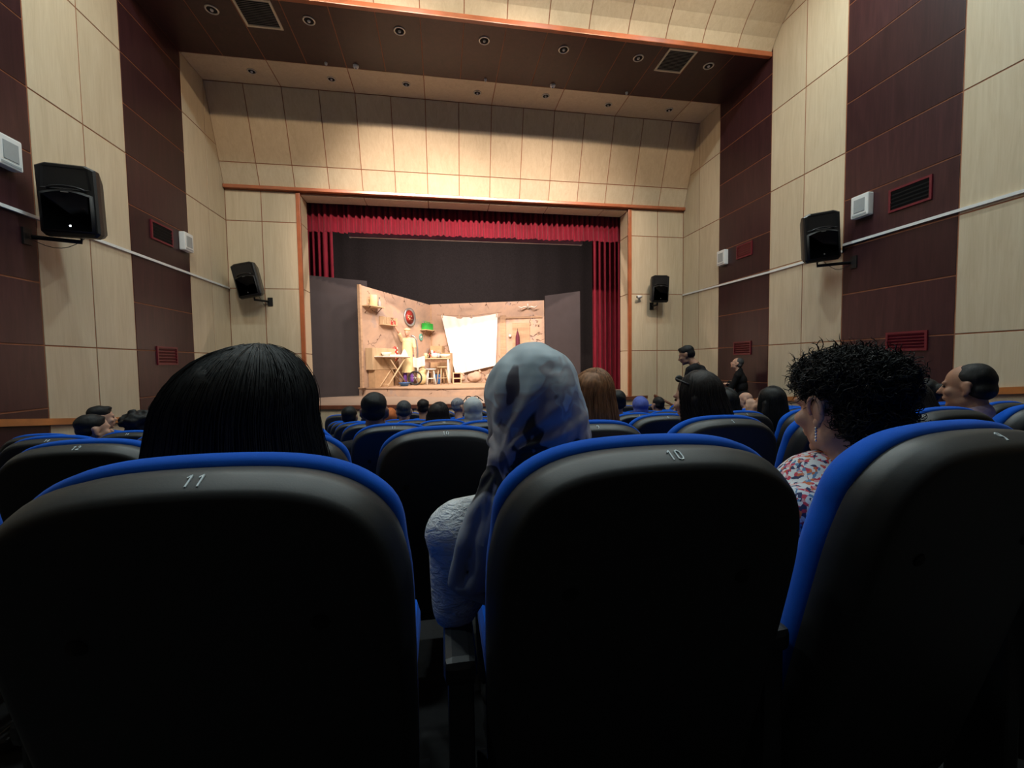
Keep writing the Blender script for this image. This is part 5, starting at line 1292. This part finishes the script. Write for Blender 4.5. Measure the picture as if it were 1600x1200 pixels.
# ---- headscarf
def scarf_print(name, zc):
    """printed satin: charcoal, lilac grey and pale blue islands with crisp edges"""
    m, nt, b = new_mat(name)
    v = coords(nt, (1, 1, 1))
    sep = N(nt, 'ShaderNodeSeparateXYZ'); nt.links.new(v, sep.inputs[0])
    n1 = noise_tex(nt, v, 9.0, 2, 0.5, 0.8); n2 = noise_tex(nt, coords(nt, (1, 1, 0.5), rot=(0.3, 0.5, 0)), 14.0, 2, 0.5, 0.6)
    a1 = N(nt, 'ShaderNodeMath', operation='MULTIPLY_ADD'); nt.links.new(n1, a1.inputs[0]); a1.inputs[1].default_value = 0.42; nt.links.new(sep.outputs[2], a1.inputs[2])
    a2 = N(nt, 'ShaderNodeMath', operation='MULTIPLY_ADD'); nt.links.new(sep.outputs[0], a2.inputs[0]); a2.inputs[1].default_value = 0.12; nt.links.new(a1.outputs[0], a2.inputs[2])
    mr = N(nt, 'ShaderNodeMapRange'); nt.links.new(a2.outputs[0], mr.inputs[0]); mr.inputs[1].default_value = zc-0.40+0.21; mr.inputs[2].default_value = zc+0.13+0.21
    main = ramp(nt, mr.outputs[0], [(0.0, (0.24, 0.26, 0.29)), (0.40, (0.30, 0.31, 0.34)), (0.42, (0.018, 0.017, 0.018)), (0.575, (0.020, 0.019, 0.021)), (0.59, (0.26, 0.235, 0.255)), (0.70, (0.31, 0.285, 0.31)), (0.715, (0.36, 0.40, 0.44)), (0.775, (0.28, 0.265, 0.30)), (0.80, (0.42, 0.52, 0.59)), (1.0, (0.46, 0.56, 0.62))])
    spot = ramp(nt, n2, [(0.62, (0, 0, 0)), (0.65, (1, 1, 1))])
    mx = N(nt, 'ShaderNodeMix', data_type='RGBA'); nt.links.new(spot, mx.inputs['Factor']); nt.links.new(main, mx.inputs['A']); mx.inputs['B'].default_value = (0.085, 0.075, 0.10, 1)
    nt.links.new(mx.outputs['Result'], b.inputs['Base Color'])
    b.inputs['Roughness'].default_value = 0.48; b.inputs['Sheen Weight'].default_value = 0.15; b.inputs['Specular IOR Level'].default_value = 0.35
    bump(nt, b, noise_tex(nt, coords(nt, (1, 1, 1)), 500, 2), 0.05, 0.001)
    return m
def gauze(name, col):
    m, nt, b = new_mat(name)
    v = coords(nt, (25, 25, 70), rot=(0.5, 0.4, 0))
    w = noise_tex(nt, v, 1.0, 4, 0.6, 1.5)
    nt.links.new(ramp(nt, w, [(0.3, [c*0.80 for c in col]), (0.7, col)]), b.inputs['Base Color']); b.inputs['Roughness'].default_value = 0.9
    bump(nt, b, w, 1.0, 0.02)
    return m
M['gauze'] = gauze('crinkled_pale_cotton', (0.74, 0.76, 0.78))
t, H, T0 = person('woman in grey and blue patterned headscarf and crinkled white shirt', (0.182, 0.84, 0.0445), row=1, hair=None, fem=True, vox=0.009, shirt_mat=M['gauze'], group='people in the nearest row', eyes=False, hip=(0.27, 0.98, -0.56), neck_fwd=-0.005,
   elbows=((0.018, 0.800, -0.465), None), wrists=((0.13, 1.00, -0.45), None), sw=0.160)
hc = Vector((0.182, 0.84, 0.0445-0.126))
mb = MB()
mb.ell(hc+Vector((0, -0.012, 0.0)), (0.100, 0.116, 0.124), None, 24, 18)
mb.ell(hc+Vector((0.008, -0.022, -0.055)), (0.103, 0.104, 0.105), None, 20, 14)
mb.cap(hc+Vector((0.0, -0.03, -0.10)), hc+Vector((0.0, -0.02, -0.19)), 0.088, 0.105, None, 16)
mb.cap(hc+Vector((0.09, -0.03, -0.04)), hc+Vector((0.105, -0.03, -0.115)), 0.022, 0.012)
knot = Vector((0.098, 0.742, -0.175))
mb.cap(hc+Vector((-0.05, -0.06, -0.06)), knot, 0.05, 0.020)
for k, (x1, y1, x2, y2, x3, y3) in enumerate(((0.060, 0.728, 0.036, 0.722, 0.016, 0.730), (0.079, 0.712, 0.062, 0.704, 0.047, 0.712), (0.098, 0.716, 0.088, 0.710, 0.079, 0.714), (0.112, 0.710, 0.112, 0.702, 0.110, 0.708))):
    p = [knot, Vector((x1, y1, -0.235)), Vector((x2, y2, -0.31)), Vector((x3, y3, -0.385))]
    r_ = (0.0150, 0.0125, 0.0150, 0.0120)[k]
    for a, b in zip(p[:-1], p[1:]): mb.cap(a, b, r_, r_)
mb.cap(Vector((0.024, 0.722, -0.392)), Vector((0.10, 0.715, -0.375)), 0.012, 0.015)
mb.cap(Vector((0.030, 0.725, -0.40)), Vector((0.085, 0.72, -0.425)), 0.010, 0.012)
mb.v = [v+T0 for v in mb.v]
kl = knot+T0; hl = hc+T0
def folds(c, n):
    d = c-kl; r = d.length
    a = math.atan2(d.z, d.x)
    w = max(0.0, min(1.0, (r-0.02)/0.05))*max(0.0, 1-r/0.30)
    q = 0.0062*w*math.sin(a*17+2.5*noise.noise(c*8))
    return q+0.0035*noise.noise(Vector((c.x*9, c.y*9, c.z*16)))+0.0025*noise.noise(c*30)
mb.blob('headscarf', scarf_print('printed_satin_scarf', hl.z), t, 0.0045, 4, folds)

# ---- curly hair pinned up, face turned left
def floral(name):
    m, nt, b = new_mat(name)
    v = coords(nt, (1, 1, 1))
    nz = N(nt, 'ShaderNodeTexNoise'); nz.inputs['Scale'].default_value = 40; nt.links.new(v, nz.inputs['Vector'])
    wv = N(nt, 'ShaderNodeVectorMath', operation='MULTIPLY_ADD'); nt.links.new(nz.outputs[1], wv.inputs[0]); wv.inputs[1].default_value = (0.02, 0.02, 0.02); nt.links.new(v, wv.inputs[2])
    vo = N(nt, 'ShaderNodeTexVoronoi'); vo.inputs['Scale'].default_value = 120; nt.links.new(wv.outputs[0], vo.inputs['Vector'])
    sp = N(nt, 'ShaderNodeSeparateColor'); nt.links.new(vo.outputs['Color'], sp.inputs[0])
    r = N(nt, 'ShaderNodeValToRGB'); r.color_ramp.interpolation = 'CONSTANT'; e = r.color_ramp.elements
    stops = [(0.0, (0.62, 0.66, 0.70)), (0.34, (0.50, 0.04, 0.08)), (0.48, (0.60, 0.64, 0.68)), (0.60, (0.02, 0.03, 0.10)), (0.74, (0.55, 0.15, 0.06)), (0.84, (0.10, 0.22, 0.40)), (0.92, (0.62, 0.30, 0.34))]
    while len(e) < len(stops): e.new(0.5)
    for i, (p, c) in enumerate(stops): e[i].position = p; e[i].color = (*c, 1)
    nt.links.new(sp.outputs[0], r.inputs[0]); nt.links.new(r.outputs[0], b.inputs['Base Color']); b.inputs['Roughness'].default_value = 0.85
    return m
M['floral'] = floral('small_floral_print')
hc = Vector((0.944, 0.862, -0.115)); YAW = 3
t, H, T0 = person('woman with pinned-up curly black hair and floral blouse, face turned left', hc+Vector((0, 0, 0.126)), yaw=YAW, pitch=-8, row=1, hair='short', hairmat='hair_black', fem=True, vox=0.0065, hair_vox=0.010, shirt_mat=M['floral'], group='people in the nearest row', skin='skin3', eyes=False, hip=(0.90, 1.0, -0.56), body_yaw=8, neck_fwd=-0.02, shoulder_drop=-0.01, sleeves='short')
mb = MB()
mb.ell((0, -0.02, 0.050), (0.088, 0.100, 0.082), H, 18, 12).ell((0.0, 0.040, 0.075), (0.066, 0.048, 0.042), H).ell((0, -0.095, 0.045), (0.064, 0.058, 0.066), H, 16, 12).ell((0, -0.075, -0.03), (0.072, 0.055, 0.065), H)
mb.v = [v+T0 for v in mb.v]
mb.blob('hair_bun', M['hair_black'], t, 0.010, 2, lambda c, n: 0.010*noise.noise(c*32)+0.006*noise.noise(c*70))
CEN = [((0, -0.02, 0.050), (0.090, 0.102, 0.084), 0.50), ((0.0, 0.040, 0.075), (0.066, 0.048, 0.043), 0.64), ((0, -0.095, 0.045), (0.065, 0.059, 0.067), 0.85), ((0, -0.075, -0.03), (0.073, 0.056, 0.066), 1.0)]
def curl(rnd, segs):
    q = rnd.random(); c, r, _ = next(x for x in CEN if q <= x[2])
    z = rnd.uniform(-0.7, 1.0); a = rnd.uniform(0, 2*PI); s = math.sqrt(max(0, 1-z*z))
    d = Vector((s*math.cos(a), s*math.sin(a), z)); p0 = Vector(c)+Vector((d.x*r[0], d.y*r[1], d.z*r[2]))*0.97
    if abs(p0.x) > 0.055 and p0.z < 0.030 and p0.y > -0.055: return None
    if p0.y > 0.02 and p0.z < 0.062-(0.055-p0.y)*0.9: return None
    tan = d.cross(Vector((rnd.uniform(-1, 1), rnd.uniform(-1, 1), rnd.uniform(-1, 1)))).normalized(); bi = d.cross(tan)
    L = rnd.uniform(0.025, 0.06); hr = rnd.uniform(0.003, 0.008); tw = rnd.uniform(6, 14); lift = rnd.uniform(0.05, 0.35); 
    if rnd.random() < 0.12: lift = rnd.uniform(0.5, 0.9); L *= 0.8
    pts = []
    for j in range(segs):
        u = j/(segs-1)
        p = p0+tan*L*u+d*(L*lift*u-0.35*L*u*u*(1-lift))+(bi*math.cos(u*tw)+d*math.sin(u*tw))*hr
        pts.append((H @ p)+T0)
    return pts
strands('curls', 'hair_black', t, 5600, curl, 0.0012, 12, 3, 31)
strands('fine_flyaways', 'hair_dark', t, 700, curl, 0.0005, 12, 3, 77)
# ear with rim and bowl, and a drop earring
mb = MB()
E0 = Vector((-0.083, -0.014, -0.006))
rim = [E0+Vector((-0.004-0.004*math.sin(PI*k/12), 0.016*math.cos(-0.5+PI*1.35*k/12)*-1+0.0, 0.027*math.sin(-0.5+PI*1.35*k/12)+0.004)) for k in range(13)]
mb.tube(rim, [0.0045]*11+[0.004, 0.003], 8, H)
mb.ell(E0+Vector((0.0, 0.004, -0.030)), (0.006, 0.009, 0.012), H, 10, 8)
mb.v = [v+T0 for v in mb.v]; mb.build('ear_rim', M['skin3'], t)
mb = MB(); lob = H @ (E0+Vector((-0.005, 0.004, -0.042)))+T0
for k in range(5): mb.ell(lob+Vector((0, 0, -0.007*k)), (0.0032-0.0002*k, 0.0032, 0.0038), None, 8, 6)
mb.build('earring', plain('silver_earring', (0.75, 0.74, 0.72), 0.2, 0.03, metal=0.9), t)

# ---- small white packet on the arm rest between the two nearest seats
z0 = floor_z(row_y(1))+0.641
b = empty('paper_packet', (0.018, 0.90, z0), 0.1, label='small white paper packet on the arm rest behind seat 11', cat='packet')
MB().box((-0.030, -0.05, 0), (0.026, 0.05, 0.022), bev=0.003).build('packet', M['white_plastic'], b); MB().box((-0.028, -0.048, 0.022), (0.024, 0.048, 0.026)).build('flap', M['sheet'], b)
